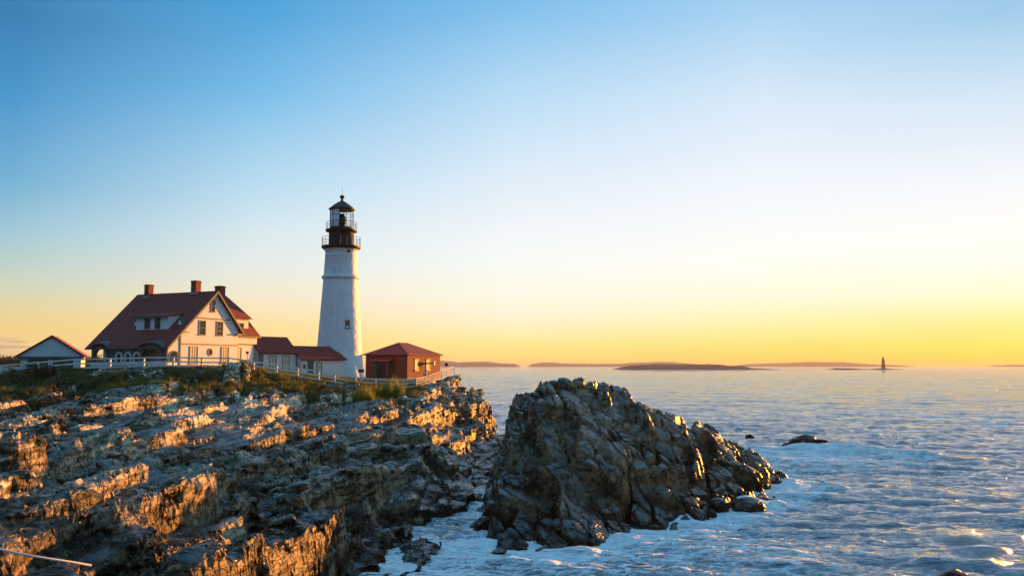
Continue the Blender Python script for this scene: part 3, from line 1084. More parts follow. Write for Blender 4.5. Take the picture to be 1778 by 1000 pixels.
# ------------------------------------------------------------------ the sea
def ocean_tile(L, N, wind_az, vspeed, seed, small):
    r = np.random.default_rng(seed)
    k = np.fft.fftfreq(N, L / N) * 2 * np.pi
    KX, KY = np.meshgrid(k, k)
    K = np.hypot(KX, KY)
    K[0, 0] = 1
    w = np.array([math.sin(wind_az), math.cos(wind_az)])
    cosw = (KX * w[0] + KY * w[1]) / K
    LL = vspeed ** 2 / 9.8
    ph = np.exp(-1 / (K * LL) ** 2) / K ** 4 * (np.abs(cosw) ** 5 + .05) * np.exp(-(K * small) ** 2)
    ph[0, 0] = 0
    a = (r.normal(size=(N, N)) + 1j * r.normal(size=(N, N))) * np.sqrt(ph)
    hz = np.fft.ifft2(a).real
    dx = np.fft.ifft2(-1j * a * KX / K).real
    dy = np.fft.ifft2(-1j * a * KY / K).real
    s = hz.std()
    return hz / s, dx / s, dy / s


def tile_sample(T_, L, X, Y):
    N = T_[0].shape[0]
    u, v = (X / L * N) % N, (Y / L * N) % N
    iu, iv = u.astype(int), v.astype(int)
    fu, fv = u - iu, v - iv
    iu2, iv2 = (iu + 1) % N, (iv + 1) % N
    iu, iv = iu % N, iv % N
    return [(t_[iv, iu] * (1 - fu) + t_[iv, iu2] * fu) * (1 - fv) + (t_[iv2, iu] * (1 - fu) + t_[iv2, iu2] * fu) * fv for t_ in T_]


TA = ocean_tile(113.0, 256, math.radians(196), 6.5, 3, .35)
TB = ocean_tile(23.0, 256, math.radians(190), 2.5, 4, .10)
rr = [38.0]
while rr[-1] < 9500:
    rr.append(rr[-1] * (1.0038 if rr[-1] < 130 else 1.0058 if rr[-1] < 300 else 1.012 if rr[-1] < 1500 else 1.03))
rr = np.array(rr)
th = np.concatenate([np.linspace(-.9, -.26, 60), np.arange(-.255, .66, .00165), np.linspace(.665, .95, 60)])
TT, RR = np.meshgrid(th, rr)
SX, SY = RR * np.sin(TT), RR * np.cos(TT)
# how close the rocks are: a blurred map of dry land
cell = .5
gx, gy = np.arange(-60, 90, cell), np.arange(36, 200, cell)
GX, GY = np.meshgrid(gx, gy)
land = (np.where((GX < 4.9), ground_v(GX, GY), -3) > 0.05)
ilh = ih[np.clip(np.searchsorted(iys, GY), 0, len(iys) - 1), np.clip(np.searchsorted(ixs, GX), 0, len(ixs) - 1)]
land |= (GX > ixs[0]) & (GX < ixs[-1]) & (GY > 46.5) & (GY < 104) & (ilh > .05)
ISLET = P(1395, 776, 112)
land |= ((GX - ISLET.x) / 3.2) ** 2 + ((GY - ISLET.y) / 2.4) ** 2 < 1


def blur(a, s):
    ky, kx = np.fft.fftfreq(a.shape[0], cell)[:, None], np.fft.fftfreq(a.shape[1], cell)[None]
    return np.fft.ifft2(np.fft.fft2(a) * np.exp(-2 * (np.pi * s) ** 2 * (kx ** 2 + ky ** 2))).real


nr1, nr2 = blur(land * 1.0, 1.6), blur(land * 1.0, 5.0)
gi = (np.clip(((SY - gy[0]) / cell).astype(int), 0, len(gy) - 1), np.clip(((SX - gx[0]) / cell).astype(int), 0, len(gx) - 1))
inside = (SX > -60) & (SX < 89) & (SY > 36) & (SY < 199)
near1, near2 = np.where(inside, nr1[gi], 0), np.where(inside, nr2[gi], 0)
A = tile_sample(TA, 113.0, SX, SY)
A2 = tile_sample(TA, 397.0, SX * 1.0 + 40, SY)
B = tile_sample(TB, 23.0, SX, SY)
fa = 1 - sstep(RR, 500, 2500)
fb = 1 - sstep(RR, 120, 300)
inlet = np.maximum(sstep(SX, -1, 10), sstep(SY, 100, 130)) * .75 + .25
swell = (.14 * A[0] * fa + .14 * A2[0] * (1 - sstep(RR, 2500, 6000)) * sstep(RR, 45, 140)) * inlet
SZ = swell + .105 * B[0] * fb
SX2 = SX + (.20 * A[1] * fa + .10 * B[1] * fb) * inlet
SY2 = SY + (.20 * A[2] * fa + .10 * B[2] * fb) * inlet
# the wave that heaps up and breaks round the islet
dx_, dy_ = SX - (ISLET.x + 5.5), SY - (ISLET.y - 3)
heap = np.exp(-(dx_ / 7) ** 2 - (dy_ / 4.5) ** 2)
lip = np.exp(-((dx_ - 4) / 3.2) ** 2 - ((dy_ + 8) / 2.2) ** 2)
SZ = SZ + heap * (.75 + .6 * fbm2(SX / 2.4, SY / 2.4, 301, 4)) + lip * .75 * (1 + .6 * fbm2(SX / 1.5, SY / 1.5, 305, 3))
SZ = SZ - .35 * np.exp(-((dx_ + 1) / 5) ** 2 - ((dy_ + 5) / 2.6) ** 2)
surf = fbm2(SX / 3.0, SY / 3.0, 311, 4)
SZ = SZ + np.clip(near1 * 2.4, 0, 1) * .45 * np.clip(surf + .25, 0, 2) * sstep(SX, -6, 3)
foam = np.clip(near1 * 2.0, 0, .75) + np.clip(near2 * 1.2, 0, .45)
foam = foam * (.30 + .70 * np.maximum(sstep(SX, -4, 4), (1 - sstep(SY, 50, 56)) * sstep(SX, -9, -3)))
wash = np.exp(-((SX - (ISLET.x - 4)) / 15) ** 2 - ((SY - (ISLET.y - 9)) / 13) ** 2)
front = sstep(SX, -7, 4) * (1 - sstep(SX, 12, 34)) * (1 - sstep(SY, 52, 66))
foam = foam + .58 * wash + .34 * front + .35 * heap + .4 * lip
cap = sstep(swell / .26, .9, 2.3) * sstep(fbm2(SX / 9, SY / 5, 321, 4), -.1, .35)
foam = foam + .42 * cap * (1 - .5 * sstep(RR, 200, 900)) + .10 * sstep(fbm2(SX / 26, SY / 13, 325, 4), -.05, .4) * sstep(SX, -4, 12)
foam = foam + .12 * sstep(B[0] + .5 * A[0], 1.5, 2.6) * fb * sstep(SX, 0, 10)
foam = np.clip(foam, 0, 1)
nrow, ncol = SX.shape
ii = np.arange((nrow - 1) * (ncol - 1))
aa = (ii // (ncol - 1)) * ncol + ii % (ncol - 1)
sea = link('sea', np_mesh('sea', np.stack([SX2.ravel(), SY2.ravel(), SZ.ravel()], 1), np.stack([aa, aa + 1, aa + ncol + 1, aa + ncol], 1), True, {'foam': foam.ravel()}), M['sea_water'])
sea['kind'] = 'structure'

# ------------------------------------------------------------------ buildings
ROT = math.radians(65)
UX, VY = Vector((math.cos(ROT), math.sin(ROT), 0)), Vector((-math.sin(ROT), math.cos(ROT), 0))


def gy_(p):            # a wall in the plane y = 0 of a building, (along, out, up)
    return (p[0], -p[1], p[2])


def px_(p):            # a wall in the plane x = 0 of a building
    return (-p[1], p[0], p[2])


def window(par, mp, s0, s1, z0, z1, o=0.0, fr='trim_tan', pane='glass_dark', w=.10, bars=(0, 1), name='window'):
    m = MB(mp)
    m.box(s0 - w, s0, o, o + .07, z0 - w, z1 + w).box(s1, s1 + w, o, o + .07, z0 - w, z1 + w)
    m.box(s0, s1, o, o + .068, z1, z1 + w).box(s0 - w * 1.2, s1 + w * 1.2, o + .002, o + .11, z0 - w - .03, z0 - .003)
    for k in range(bars[0]):
        x = s0 + (s1 - s0) * (k + 1) / (bars[0] + 1)
        m.box(x - .02, x + .02, o + .012, o + .045, z0, z1)
    for k in range(bars[1]):
        z = z0 + (z1 - z0) * (k + 1) / (bars[1] + 1)
        m.box(s0, s1, o + .012, o + .05, z - .028, z + .028)
    wd = m.build(name, M[fr], par)
    MB(mp).box(s0 + .001, s1 - .001, o + .002, o + .02, z0 + .001, z1 - .001).build('pane', M[pane], wd)
    return wd


def wall_open(m, s0, s1, z0, z1, t, ops, n=14):
    """a wall from s0 to s1 with openings (a, b, low, crown of the arch or flat top)"""
    cuts = {s0, s1}
    for a, b, lo, spring, arch in ops:
        for k in range(n + 1):
            cuts.add(a + (b - a) * k / n)
    cuts = sorted(cuts)

    def top_of(op, s):
        a, b, lo, spring, arch = op
        if not arch:
            return spring
        c, r = (a + b) / 2, (b - a) / 2
        return spring + math.sqrt(max(0, 1 - ((s - c) / r) ** 2)) * r * arch
    for sa, sb in zip(cuts, cuts[1:]):
        op = [o for o in ops if o[0] - 1e-6 <= sa and sb <= o[1] + 1e-6]
        segs = [(z0, z0, z1, z1)] if not op else [(z0, z0, op[0][2], op[0][2]), (top_of(op[0], sa), top_of(op[0], sb), z1, z1)]
        for la, lb, ha, hb in segs:
            if max(ha - la, hb - lb) < .01:
                continue
            m.add([(sa, 0, la), (sb, 0, lb), (sb, -t, lb), (sa, -t, la), (sa, 0, ha), (sb, 0, hb), (sb, -t, hb), (sa, -t, ha)],
                  [(0, 1, 5, 4), (3, 7, 6, 2), (0, 4, 7, 3), (1, 2, 6, 5), (4, 5, 6, 7), (0, 3, 2, 1)])
    return m


def arch_band(m, a, b, base, spring, w, o0, o1, arch=1.0, n=18):
    """a raised surround following an arched opening"""
    c, r = (a + b) / 2, (b - a) / 2
    inner = [(a, base), (a, spring)] + [(c - r * math.cos(math.pi * k / n), spring + r * arch * math.sin(math.pi * k / n)) for k in range(1, n)] + [(b, spring), (b, base)]
    outer = [(a - w, base), (a - w, spring)] + [(c - (r + w) * math.cos(math.pi * k / n), spring + (r * arch + w) * math.sin(math.pi * k / n)) for k in range(1, n)] + [(b + w, spring), (b + w, base)]
    for i in range(len(inner) - 1):
        q4 = [inner[i], inner[i + 1], outer[i + 1], outer[i]]
        m.add([(p[0], o0, p[1]) for p in q4] + [(p[0], o1, p[1]) for p in q4],
              [(0, 1, 2, 3), (7, 6, 5, 4), (0, 4, 5, 1), (1, 5, 6, 2), (2, 6, 7, 3), (3, 7, 4, 0)])
    return m


def chimney(par, x, y, z0, z1, w=.42, name='chimney'):
    m = MB()
    m.box(x - w, x + w, y - w, y + w, z0, z1 - .22).box(x - w - .07, x + w + .07, y - w - .07, y + w + .07, z1 - .22, z1 - .06)
    m.box(x - w * .8, x + w * .8, y - w * .8, y + w * .8, z1 - .06, z1)
    ch = m.build(name, M['brick_dark'], par)
    MB().box(x - w - .1, x + w + .1, y - w - .1, y + w + .1, z0 + .25, z0 + .62).build('flashing', M['lamp_metal'], ch)
    return ch


# --- the keeper's house
HO = P(289, 636, 103)
house = thing('keepers_house', 'white gabled house with dark red roof, green porch arches and brick chimneys', 'house', HO, ROT)
house.scale = (.963, .963, .963)
RX, RZ, RL = 7.93, 9.96, 14.4            # ridge: place, height, length
SL = (RZ - 2.45) / (RX + .25)
SR = (RZ - 4.55) / (13.0 - RX)
m = MB()
m.prism([(2.05, -.6), (12.3, -.6), (12.3, RZ - SR * (12.3 - RX) - .25), (RX, RZ - .25), (2.05, RZ - SL * (RX - 2.05) - .25)], 0, 13.6, 1)
m.build('wall', M['white_clapboard'], house)
# sloping return of the gable over the porch end
MB().prism([(.15, 2.15), (2.03, 2.15), (2.03, RZ - SL * (RX - 2.03) - .22), (.15, RZ - SL * (RX - .15) - .22)], .004, .25, 1).build('gable_return', M['white_clapboard'], house)
# front wall of the porch, with arched openings
m = MB(px_)
ARC = [(.75, 4.15, .55, 1.15, .78), (10.2, 12.6, .55, 1.15, .95)]
WINA = [(4.72, 5.48, .55, 1.25, 1.0), (6.30, 7.06, .55, 1.25, 1.0), (7.88, 8.64, .55, 1.25, 1.0)]
wall_open(m, 0, 13.3, -.6, 2.75, .22, ARC + WINA)
m.build('porch_wall', M['porch_green'], house)
m = MB(px_)
m.box(.0, 13.3, .0, .06, -.6, .45)
m.build('porch_base', M['white_clapboard'], house)
for a, b, lo, sp, ar in WINA:
    w_ = arch_band(MB(px_), a, b, .30, sp, .24, .0, .08, ar).build('arched_window', M['white_clapboard'], house)
    mm = MB(px_)
    arch_band(mm, a + .14, b - .14, .50, sp, .12, -.14, -.06, ar)
    mm.build('sash', M['trim_tan'], w_)
    MB(px_).box(a, b, -.18, -.15, .45, sp + .4).build('pane', M['glass_dark'], w_)
for a, b, lo, sp, ar in ARC:
    arch_band(MB(px_), a, b, .55, sp, .22, .002, .30, ar).build('porch_arch', M['porch_green'], house)
m = MB(gy_)
wall_open(m, .22, 2.04, -.6, 2.5, .2, [(.42, 1.85, .55, 1.2, .9)])
m.build('porch_end_wall', M['white_clapboard'], house)
arch_band(MB(gy_), .42, 1.85, .55, 1.2, .12, .002, .06, .9).build('porch_arch', M['trim_green'], house)
MB().box(.22, 2.04, .25, 13.2, -.6, .10).build('porch_floor', M['grey_stone'], house)
MB().box(1.9, 2.046, 2.0, 2.9, .12, 2.2).build('door', M['door_green'], house)
MB().box(1.96, 2.044, 3.0, 3.9, .12, 2.3).build('door_panel', M['white_clapboard'], house)
MB().box(1.95, 2.047, 10.6, 11.5, .12, 2.2).build('door', M['door_green'], house)
# roof
def zl(x):
    return RZ - SL * (RX - x)
def zr(x):
    return RZ - SR * (x - RX)
rf = MB()
rf.slab([(RX + .02, -.42, RZ), (RX + .02, RL, RZ), (-.32, RL - .3, zl(-.32)), (-.32, -.42, zl(-.32))], .22)
rf.slab([(RX, -.42, RZ - .003), (13.05, -.42, zr(13.05)), (13.05, RL, zr(13.05)), (RX, RL, RZ - .003)], .22)
# slightly raised middle of the ridge
rf.slab([(RX + .01, 9.9, RZ + .02), (RX + .01, RL - .02, RZ - .22), (RX - 1.2, RL - .02, zl(RX - 1.2) + .02), (RX - 1.2, 9.9, zl(RX - 1.2) + .03)], .1)
roof = rf.build('roof', M['red_shingle'], house)
m = MB()
for sgn, xa, za in ((1, -.34, zl(-.34)), (2, 13.06, zr(13.06))):
    d = .26
    m.add([(RX, -.47, RZ - .02), (xa, -.47, za - .02), (xa, -.47, za - .02 - d * 1.3), (RX, -.47, RZ - .02 - d * 1.3),
           (RX, -.30, RZ - .02), (xa, -.30, za - .02), (xa, -.30, za - .02 - d * 1.3), (RX, -.30, RZ - .02 - d * 1.3)],
          [(0, 1, 2, 3), (7, 6, 5, 4), (0, 4, 5, 1), (1, 5, 6, 2), (2, 6, 7, 3), (3, 7, 4, 0)])
m.build('bargeboard', M['trim_green'], house)
MB().box(-.44, -.30, -.40, RL - .35, zl(-.32) - .24, zl(-.32) - .03).build('eave_trim', M['trim_green'], house)
# eyebrow hoods lifting the eave over the two arches
for a, b, lo, sp, ar in ARC:
    c, r = (a + b) / 2, (b - a) / 2 + .35
    m = MB(px_)
    n = 16
    pts = [(c - r * math.cos(math.pi * k / n), 2.12 + .72 * math.sin(math.pi * k / n)) for k in range(n + 1)]
    for i in range(n):
        (sa, za), (sb, zb) = pts[i], pts[i + 1]
        m.add([(sa, .52, za), (sb, .52, zb), (sb, .52, zb + .16), (sa, .52, za + .16), (sa, -1.4, za + .5), (sb, -1.4, zb + .5), (sb, -1.4, zb + .66), (sa, -1.4, za + .66)],
              [(0, 1, 2, 3), (7, 6, 5, 4), (0, 4, 5, 1), (1, 5, 6, 2), (2, 6, 7, 3), (3, 7, 4, 0)])
    m.build('porch_hood', M['trim_green'], house)
# horizontal trim and gable details
MB(gy_).box(2.03, 12.34, .0, .06, 2.74, 2.92).build('trim_band', M['trim_tan'], house)
MB(gy_).box(3.9, 10.6, .0, .12, 6.16, 6.30).build('trim_band', M['trim_green'], house)
MB(gy_).box(1.98, 2.16, .004, .07, -.6, 4.3).build('corner_board', M['trim_green'], house)
MB(gy_).box(1.6, 3.2, .0, .38, 4.28, 4.42).build('eave_bracket', M['trim_tan'], house)
MB(gy_).box(11.7, 13.1, .0, .42, 4.22, 4.42).build('eave_bracket', M['trim_tan'], house)
window(house, gy_, 7.15, 7.75, 7.2, 8.6, 0, 'trim_green', 'glass_dark')
window(house, gy_, 5.2, 6.2, 4.1, 5.85, 0, 'trim_tan', 'glass_dark')
window(house, gy_, 8.3, 9.3, 4.1, 5.85, 0, 'trim_tan', 'glass_dark', bars=(1, 2))
window(house, gy_, 3.75, 4.95, .35, 2.45, 0, 'trim_tan', 'blind', bars=(2, 3))
window(house, gy_, 9.3, 10.5, .45, 2.5, 0, 'trim_tan', 'blind', bars=(2, 3))
m = MB(gy_)
n = 24
ring = []
for ro in (.30, .42):
    ring.append([(7.2 + ro * math.cos(2 * math.pi * k / n), 1.85 + 1.25 * ro * math.sin(2 * math.pi * k / n)) for k in range(n)])
for k in range(n):
    k2 = (k + 1) % n
    q4 = [ring[0][k], ring[0][k2], ring[1][k2], ring[1][k]]
    m.add([(p[0], .0, p[1]) for p in q4] + [(p[0], .07, p[1]) for p in q4], [(0, 1, 2, 3), (7, 6, 5, 4), (0, 4, 5, 1), (1, 5, 6, 2), (2, 6, 7, 3), (3, 7, 4, 0)])
ow = m.build('oval_window', M['trim_tan'], house)
MB(gy_).prism([(x, z) for x, z in ring[0]], .004, .02, 1).build('pane', M['glass_dark'], ow)
# shed dormer on the long roof slope
y0, y1, zb, zt = 2.3, 7.9, 4.7, 6.3
xf = RX - (RZ - zb) / SL
xb = RX - (RZ - zt - .55) / SL
dm = MB()
dm.prism([(xf, zb), (xf, zt), (xb, zt + .4), (xb, zb)], y0, y1, 1)
dorm = dm.build('dormer', M['white_clapboard'], house)
MB().slab([(xb + .5, y0 - .25, zt + .72), (xb + .5, y1 + .25, zt + .72), (xf - .35, y1 + .25, zt + .12), (xf - .35, y0 - .25, zt + .12)], .14).build('dormer_roof', M['red_shingle'], dorm)
MB().box(xf - .42, xf - .30, y0 - .25, y1 + .25, zt - .10, zt + .09).build('dormer_trim', M['trim_green'], dorm)
for a, b in ((3.75, 4.5), (5.55, 6.3)):
    mpd = lambda p: (xf - p[1], p[0], p[2])
    window(dorm, mpd, a, b, zb + .25, zt - .25, 0, 'trim_green', 'glass_dark')
for yc in (.9, 8.6):                     # two small triangular vents in the roof
    zc = 5.25
    xc = RX - (RZ - zc) / SL
    v_ = MB().prism([(yc - .62, zc - .1), (yc + .62, zc - .1), (yc, zc + .95)], xc - .04, xc + 1.3, 0).build('roof_vent', M['trim_green'], house)
    MB().prism([(yc - .36, zc + .03), (yc + .36, zc + .03), (yc, zc + .66)], xc - .09, xc - .03, 0).build('pane', M['white_clapboard'], v_)
chimney(house, RX - .1, 3.45, RZ - .7, 11.45, .45)
chimney(house, RX - .2, 12.0, RZ - .9, 11.25, .42)
# rear wing with hipped roof
MB().box(12.304, 16.4, .9, 9.5, -.8, 3.1).build('wing_wall', M['white_clapboard'], house)
MB().box(12.31, 16.75, .62, 9.8, 3.1, 4.1).build('wing_upper_wall', M['white_clapboard'], house)
MB(lambda p: (p[0], .9 - p[1], p[2])).box(12.31, 16.45, .0, .05, 2.92, 3.08).build('trim_band', M['trim_tan'], house)
wm = MB()
wm.add([(9.0, .4, 4.15), (17.35, .4, 4.15), (17.35, 10, 4.15), (9.0, 10, 4.15), (9.0, 2.0, 7.4), (15.3, 2.0, 7.4), (15.3, 8.4, 7.4), (9.0, 8.4, 7.4)],
       [(0, 3, 2, 1), (4, 5, 6, 7), (0, 1, 5, 4), (1, 2, 6, 5), (2, 3, 7, 6), (3, 0, 4, 7)])
wm.add([(8.6, .7, 6.6), (15.9, .7, 6.6), (15.9, 9.4, 6.6), (8.6, 9.4, 6.6), (9.3, 4.2, 10.1), (13.9, 4.2, 10.1), (13.9, 6.0, 10.1), (9.3, 6.0, 10.1)],
       [(0, 3, 2, 1), (4, 5, 6, 7), (0, 1, 5, 4), (1, 2, 6, 5), (2, 3, 7, 6), (3, 0, 4, 7)])
wroof = wm.build('wing_roof', M['red_shingle'], house)
MB().box(12.2, 17.3, .33, .42, 3.98, 4.16).build('eave_trim', M['trim_green'], house)
wd = MB().box(12.4, 15.3, .95, 4.0, 4.2, 6.58).build('dormer', M['white_clapboard'], house)
mpw = lambda p: (p[0], .95 - p[1], p[2])
window(wd, mpw, 13.5, 14.3, 4.75, 5.9, 0, 'trim_tan', 'glass_dark')
MB(mpw).box(12.5, 15.3, .0, .16, 6.42, 6.54).build('dormer_trim', M['trim_green'], wd)
mpv = lambda p: (p[0], .9 - p[1], p[2])
window(house, mpv, 12.75, 13.9, .4, 2.5, 0, 'trim_tan', 'blind', bars=(1, 3))
chimney(house, 13.9, 5.0, 9.0, 11.3, .5)

# --- the low passage buildings between house and tower
PA = math.radians(50)
O1 = P(449, 641, 119.0)
O1.z = ground(O1.x, O1.y)
annex = thing('passage_building', 'low white building with red roof attached to the end of the house', 'building', O1, PA)
MB().box(0, 6.1, 0, 5, -1.2, 2.35).build('wall', M['white_clapboard'], annex)
m = MB()
m.slab([(-.2, -.35, 2.2), (6.3, -.35, 2.2), (6.3, 2.5, 4.55), (-.2, 2.5, 4.55)], .14)
m.slab([(-.2, 5.35, 2.2), (-.2, 2.5, 4.555), (6.3, 2.5, 4.555), (6.3, 5.35, 2.2)], .14)
m.build('roof', M['red_shingle'], annex)
MB().prism([(.02, 2.352), (4.98, 2.352), (2.5, 4.36)], .05, 6.05, 0).build('gable', M['white_clapboard'], annex)
MB(gy_).box(-.1, 6.2, .0, .06, 2.05, 2.3).build('eave_trim', M['trim_green'], annex)
MB(gy_).box(.0, .7, .0, .05, -1.0, 2.04).build('panel', M['porch_green'], annex)
for a in (1.7, 3.9):
    window(annex, gy_, a, a + 1.0, -.35, 1.75, 0, 'trim_tan', 'blind', bars=(1, 2))
O2 = O1 + Vector((math.cos(PA), math.sin(PA), 0)) * 6.4 + Vector((math.sin(PA), -math.cos(PA), 0)) * .9
O2.z = O1.z - .75
annex2 = thing('passage_building', 'small white lean building with green door against the foot of the lighthouse', 'building', O2, PA)
MB().box(0, 7.6, 0, 4.2, -1.0, 2.2).build('wall', M['white_clapboard'], annex2)
MB().prism([(.0, 2.2), (4.2, 2.2), (2.1, 3.85)], .0, .2, 0).build('gable', M['white_clapboard'], annex2)
m = MB()
m.slab([(-.25, -.4, 2.1), (8.0, -.4, 2.1), (7.2, 2.1, 4.05), (-.25, 2.1, 4.05)], .14)
m.slab([(-.25, 4.6, 2.1), (-.25, 2.1, 4.055), (7.2, 2.1, 4.055), (8.0, 4.6, 2.1)], .14)
m.build('roof', M['red_shingle'], annex2)
MB(gy_).box(-.1, 7.6, .0, .06, 1.95, 2.15).build('eave_trim', M['trim_green'], annex2)
dr = MB(gy_).box(1.1, 2.1, .0, .05, -.6, 1.75).build('door', M['door_green'], annex2)
MB(gy_).box(.95, 2.25, .0, .09, 1.75, 1.87).build('door_frame', M['trim_tan'], dr)
window(annex2, gy_, 2.75, 3.5, -.3, 1.6, 0, 'trim_green', 'blind', bars=(0, 2))
MB(gy_).box(.3, .75, .0, .04, .75, 1.35).build('plaque', M['dark_sash'], annex2)

# --- the fog-signal building of red brick
O3 = P(707, 660, 139)
brick = thing('brick_building', 'square red brick building with hipped roof beside the lighthouse', 'building', O3, ROT)
BW, BD, BH = 10.6, 8.0, 4.15
MB().box(0, BW, 0, BD, .35, BH).build('wall', M['brick_wall'], brick)
MB().box(-.06, BW + .06, -.06, BD + .06, -2.0, .35).build('stone_base', M['grey_stone'], brick)
m = MB()
e = .38
m.add([(-e, -e, BH), (BW + e, -e, BH), (BW + e, BD + e, BH), (-e, BD + e, BH), (3.6, BD / 2, 6.15), (6.4, BD / 2, 6.15),
       (-e, -e, BH - .14), (BW + e, -e, BH - .14), (BW + e, BD + e, BH - .14), (-e, BD + e, BH - .14)],
      [(0, 1, 5, 4), (1, 2, 5), (2, 3, 4, 5), (3, 0, 4), (6, 9, 8, 7), (0, 6, 7, 1), (1, 7, 8, 2), (2, 8, 9, 3), (3, 9, 6, 0)])
m.build('roof', M['red_shingle'], brick)
for a in (2.3, 6.0):
    w_ = window(brick, gy_, a, a + 1.0, 1.7, 3.2, 0, 'dark_sash', 'blind', bars=(2, 3))
    MB(gy_).box(a - .22, a + 1.22, .0, .12, 3.31, 3.46).build('lintel', M['grey_stone'], w_)
    MB(gy_).box(a - .18, a + 1.18, .0, .14, 1.38, 1.52).build('sill', M['grey_stone'], w_)
hn = MB(gy_).tube([(8.0, .1, 2.75), (7.0, .5, 2.75), (7.15, .9, 2.72)], [.10, .16, .42], 12).build('fog_horn', M['fence_white'], brick)
pm = MB(px_).box(2.9, 5.9, .0, 1.2, -.6, 3.0).build('entry_porch', M['brick_wall'], brick)
MB().slab([(-1.5, 2.6, 3.0), (.05, 2.6, 3.5), (.05, 6.2, 3.5), (-1.5, 6.2, 3.0)], .12).build('entry_roof', M['red_shingle'], brick)
MB(px_).box(3.4, 5.0, 1.2, 1.26, -.5, 2.7).build('door', M['dark_interior'], brick)
MB(px_).box(5.05, 5.7, 1.2, 1.25, -.5, 2.7).build('door_leaf', M['door_green'], brick)

# --- the garage at the far left
GO = P(140, 641, 126.0)
GO.z = 10.0
GR = math.radians(180 + 22)              # its gable end faces the cove
garage = thing('garage', 'small garage with pale gable and red roof beyond the fence', 'garage', GO, math.radians(-22 + 0))
GA = math.radians(22)
garage.rotation_euler = (0, 0, GA)
MB().box(-7.7, 0, 0, 7.5, -.8, 1.75).build('wall', M['white_clapboard'], garage)
MB().prism([(-8.1, 1.76), (.3, 1.76), (-3.9, 4.55)], -.004, 7.5, 1).build('gable', M['white_clapboard'], garage)
m = MB()
m.slab([(-3.9, -.35, 4.85), (.6, -.35, 1.85), (.6, 7.8, 1.85), (-3.9, 7.8, 4.85)], .16)
m.slab([(-3.9, -.35, 4.853), (-3.9, 7.8, 4.853), (-8.4, 7.8, 1.85), (-8.4, -.35, 1.85)], .16)
m.build('roof', M['red_shingle'], garage)
MB(gy_).box(-8.2, .35, .0, .3, 1.45, 1.78).build('trim_band', M['trim_green'], garage)
MB(gy_).box(-6.8, -4.2, .0, .05, -.6, 1.4).build('garage_door', M['door_green'], garage)
MB(gy_).box(-3.6, -1.0, .0, .05, -.6, 1.4).build('garage_door', M['door_green'], garage)

# ------------------------------------------------------------------ the lighthouse
TY = 133.0
TO = P(588.5, 658, TY)
K_ = TY / 123.0
tower = thing('lighthouse', 'tall white conical lighthouse with black lantern room and iron galleries', 'lighthouse', (TO.x, TO.y, TO.z), 0)


def tz(py):
    return P(590, py, TY).z - TO.z


def prof(pts):
    return [(r * K_, tz(py)) for r, py in pts]


pr = [(3.50 - (3.50 - 2.44) * ((k / 14) ** .94), 662 - (662 - 485) * k / 14) for k in range(15)]
wall_p = [(3.66, 690)] + pr
MB().lathe(prof(wall_p), 72).build('tower_wall', M['white_plaster'], tower, True)
MB().lathe(prof([(2.42, 485.5), (2.66, 484), (2.70, 482), (2.66, 480), (2.40, 478.5)]), 72).build('belt_course', M['white_plaster'], tower, True)
MB().lathe(prof([(2.40, 479), (2.34, 465), (2.26, 447), (2.30, 446), (2.30, 444.5), (2.24, 443.5), (2.22, 439), (2.34, 436), (2.5, 433.5)]), 72).build('upper_wall', M['white_plaster'], tower, True)
MB().lathe(prof([(2.48, 434), (2.74, 431.5), (2.80, 430), (2.80, 428.2), (1.7, 428)]), 64).build('lower_gallery', M['black_iron'], tower, True)
MB().lathe(prof([(1.80, 428.3), (1.78, 404)]), 64).build('drum', M['drum_iron'], tower, True)
MB().lathe(prof([(1.78, 404.5), (2.22, 402.5), (2.26, 401.5), (2.26, 399.5), (1.5, 399.2)]), 64).build('upper_gallery', M['black_iron'], tower, True)


def gallery_rail(r, z0, z1, posts, rows):
    rail = MB()
    for k in range(rows):
        z = z1 - (z1 - z0) * k / rows
        rail.tube([(r * math.cos(2 * math.pi * i / 48), r * math.sin(2 * math.pi * i / 48), z) for i in range(49)], .030 if k == 0 else .018, 5, False)
    ro = rail.build('gallery_rail', M['black_iron'], tower)
    for k in range(posts):
        a = 2 * math.pi * (k + .5) / posts
        MB().tube([(r * math.cos(a), r * math.sin(a), z0), (r * math.cos(a), r * math.sin(a), z1 + .02)], .028, 5).build('baluster', M['black_iron'], ro)


gallery_rail(2.72 * K_, tz(428.3), tz(413.5), 20, 3)
gallery_rail(2.18 * K_, tz(399.6), tz(387), 14, 3)
NS, RG = 10, 1.66 * K_
zA, zB = tz(399.3), tz(364.2)
MB().lathe([(RG * 1.02, zA - .02), (RG * 1.02, zA + .35), (RG * .9, zA + .36)], 60).build('lantern_sill', M['black_iron'], tower, True)
for k in range(NS):
    a = 2 * math.pi * (k + .5) / NS
    MB().tube([(RG * math.cos(a), RG * math.sin(a), zA), (RG * math.cos(a), RG * math.sin(a), zB)], .05, 6).build('mullion', M['black_iron'], tower)
for z in (zA + .36 + (zB - zA - .36) / 3, zA + .36 + (zB - zA - .36) * 2 / 3):
    MB().tube([(RG * math.cos(2 * math.pi * (k + .5) / NS), RG * math.sin(2 * math.pi * (k + .5) / NS), z) for k in range(NS + 1)], .030, 5, False).build('glazing_bar', M['black_iron'], tower)
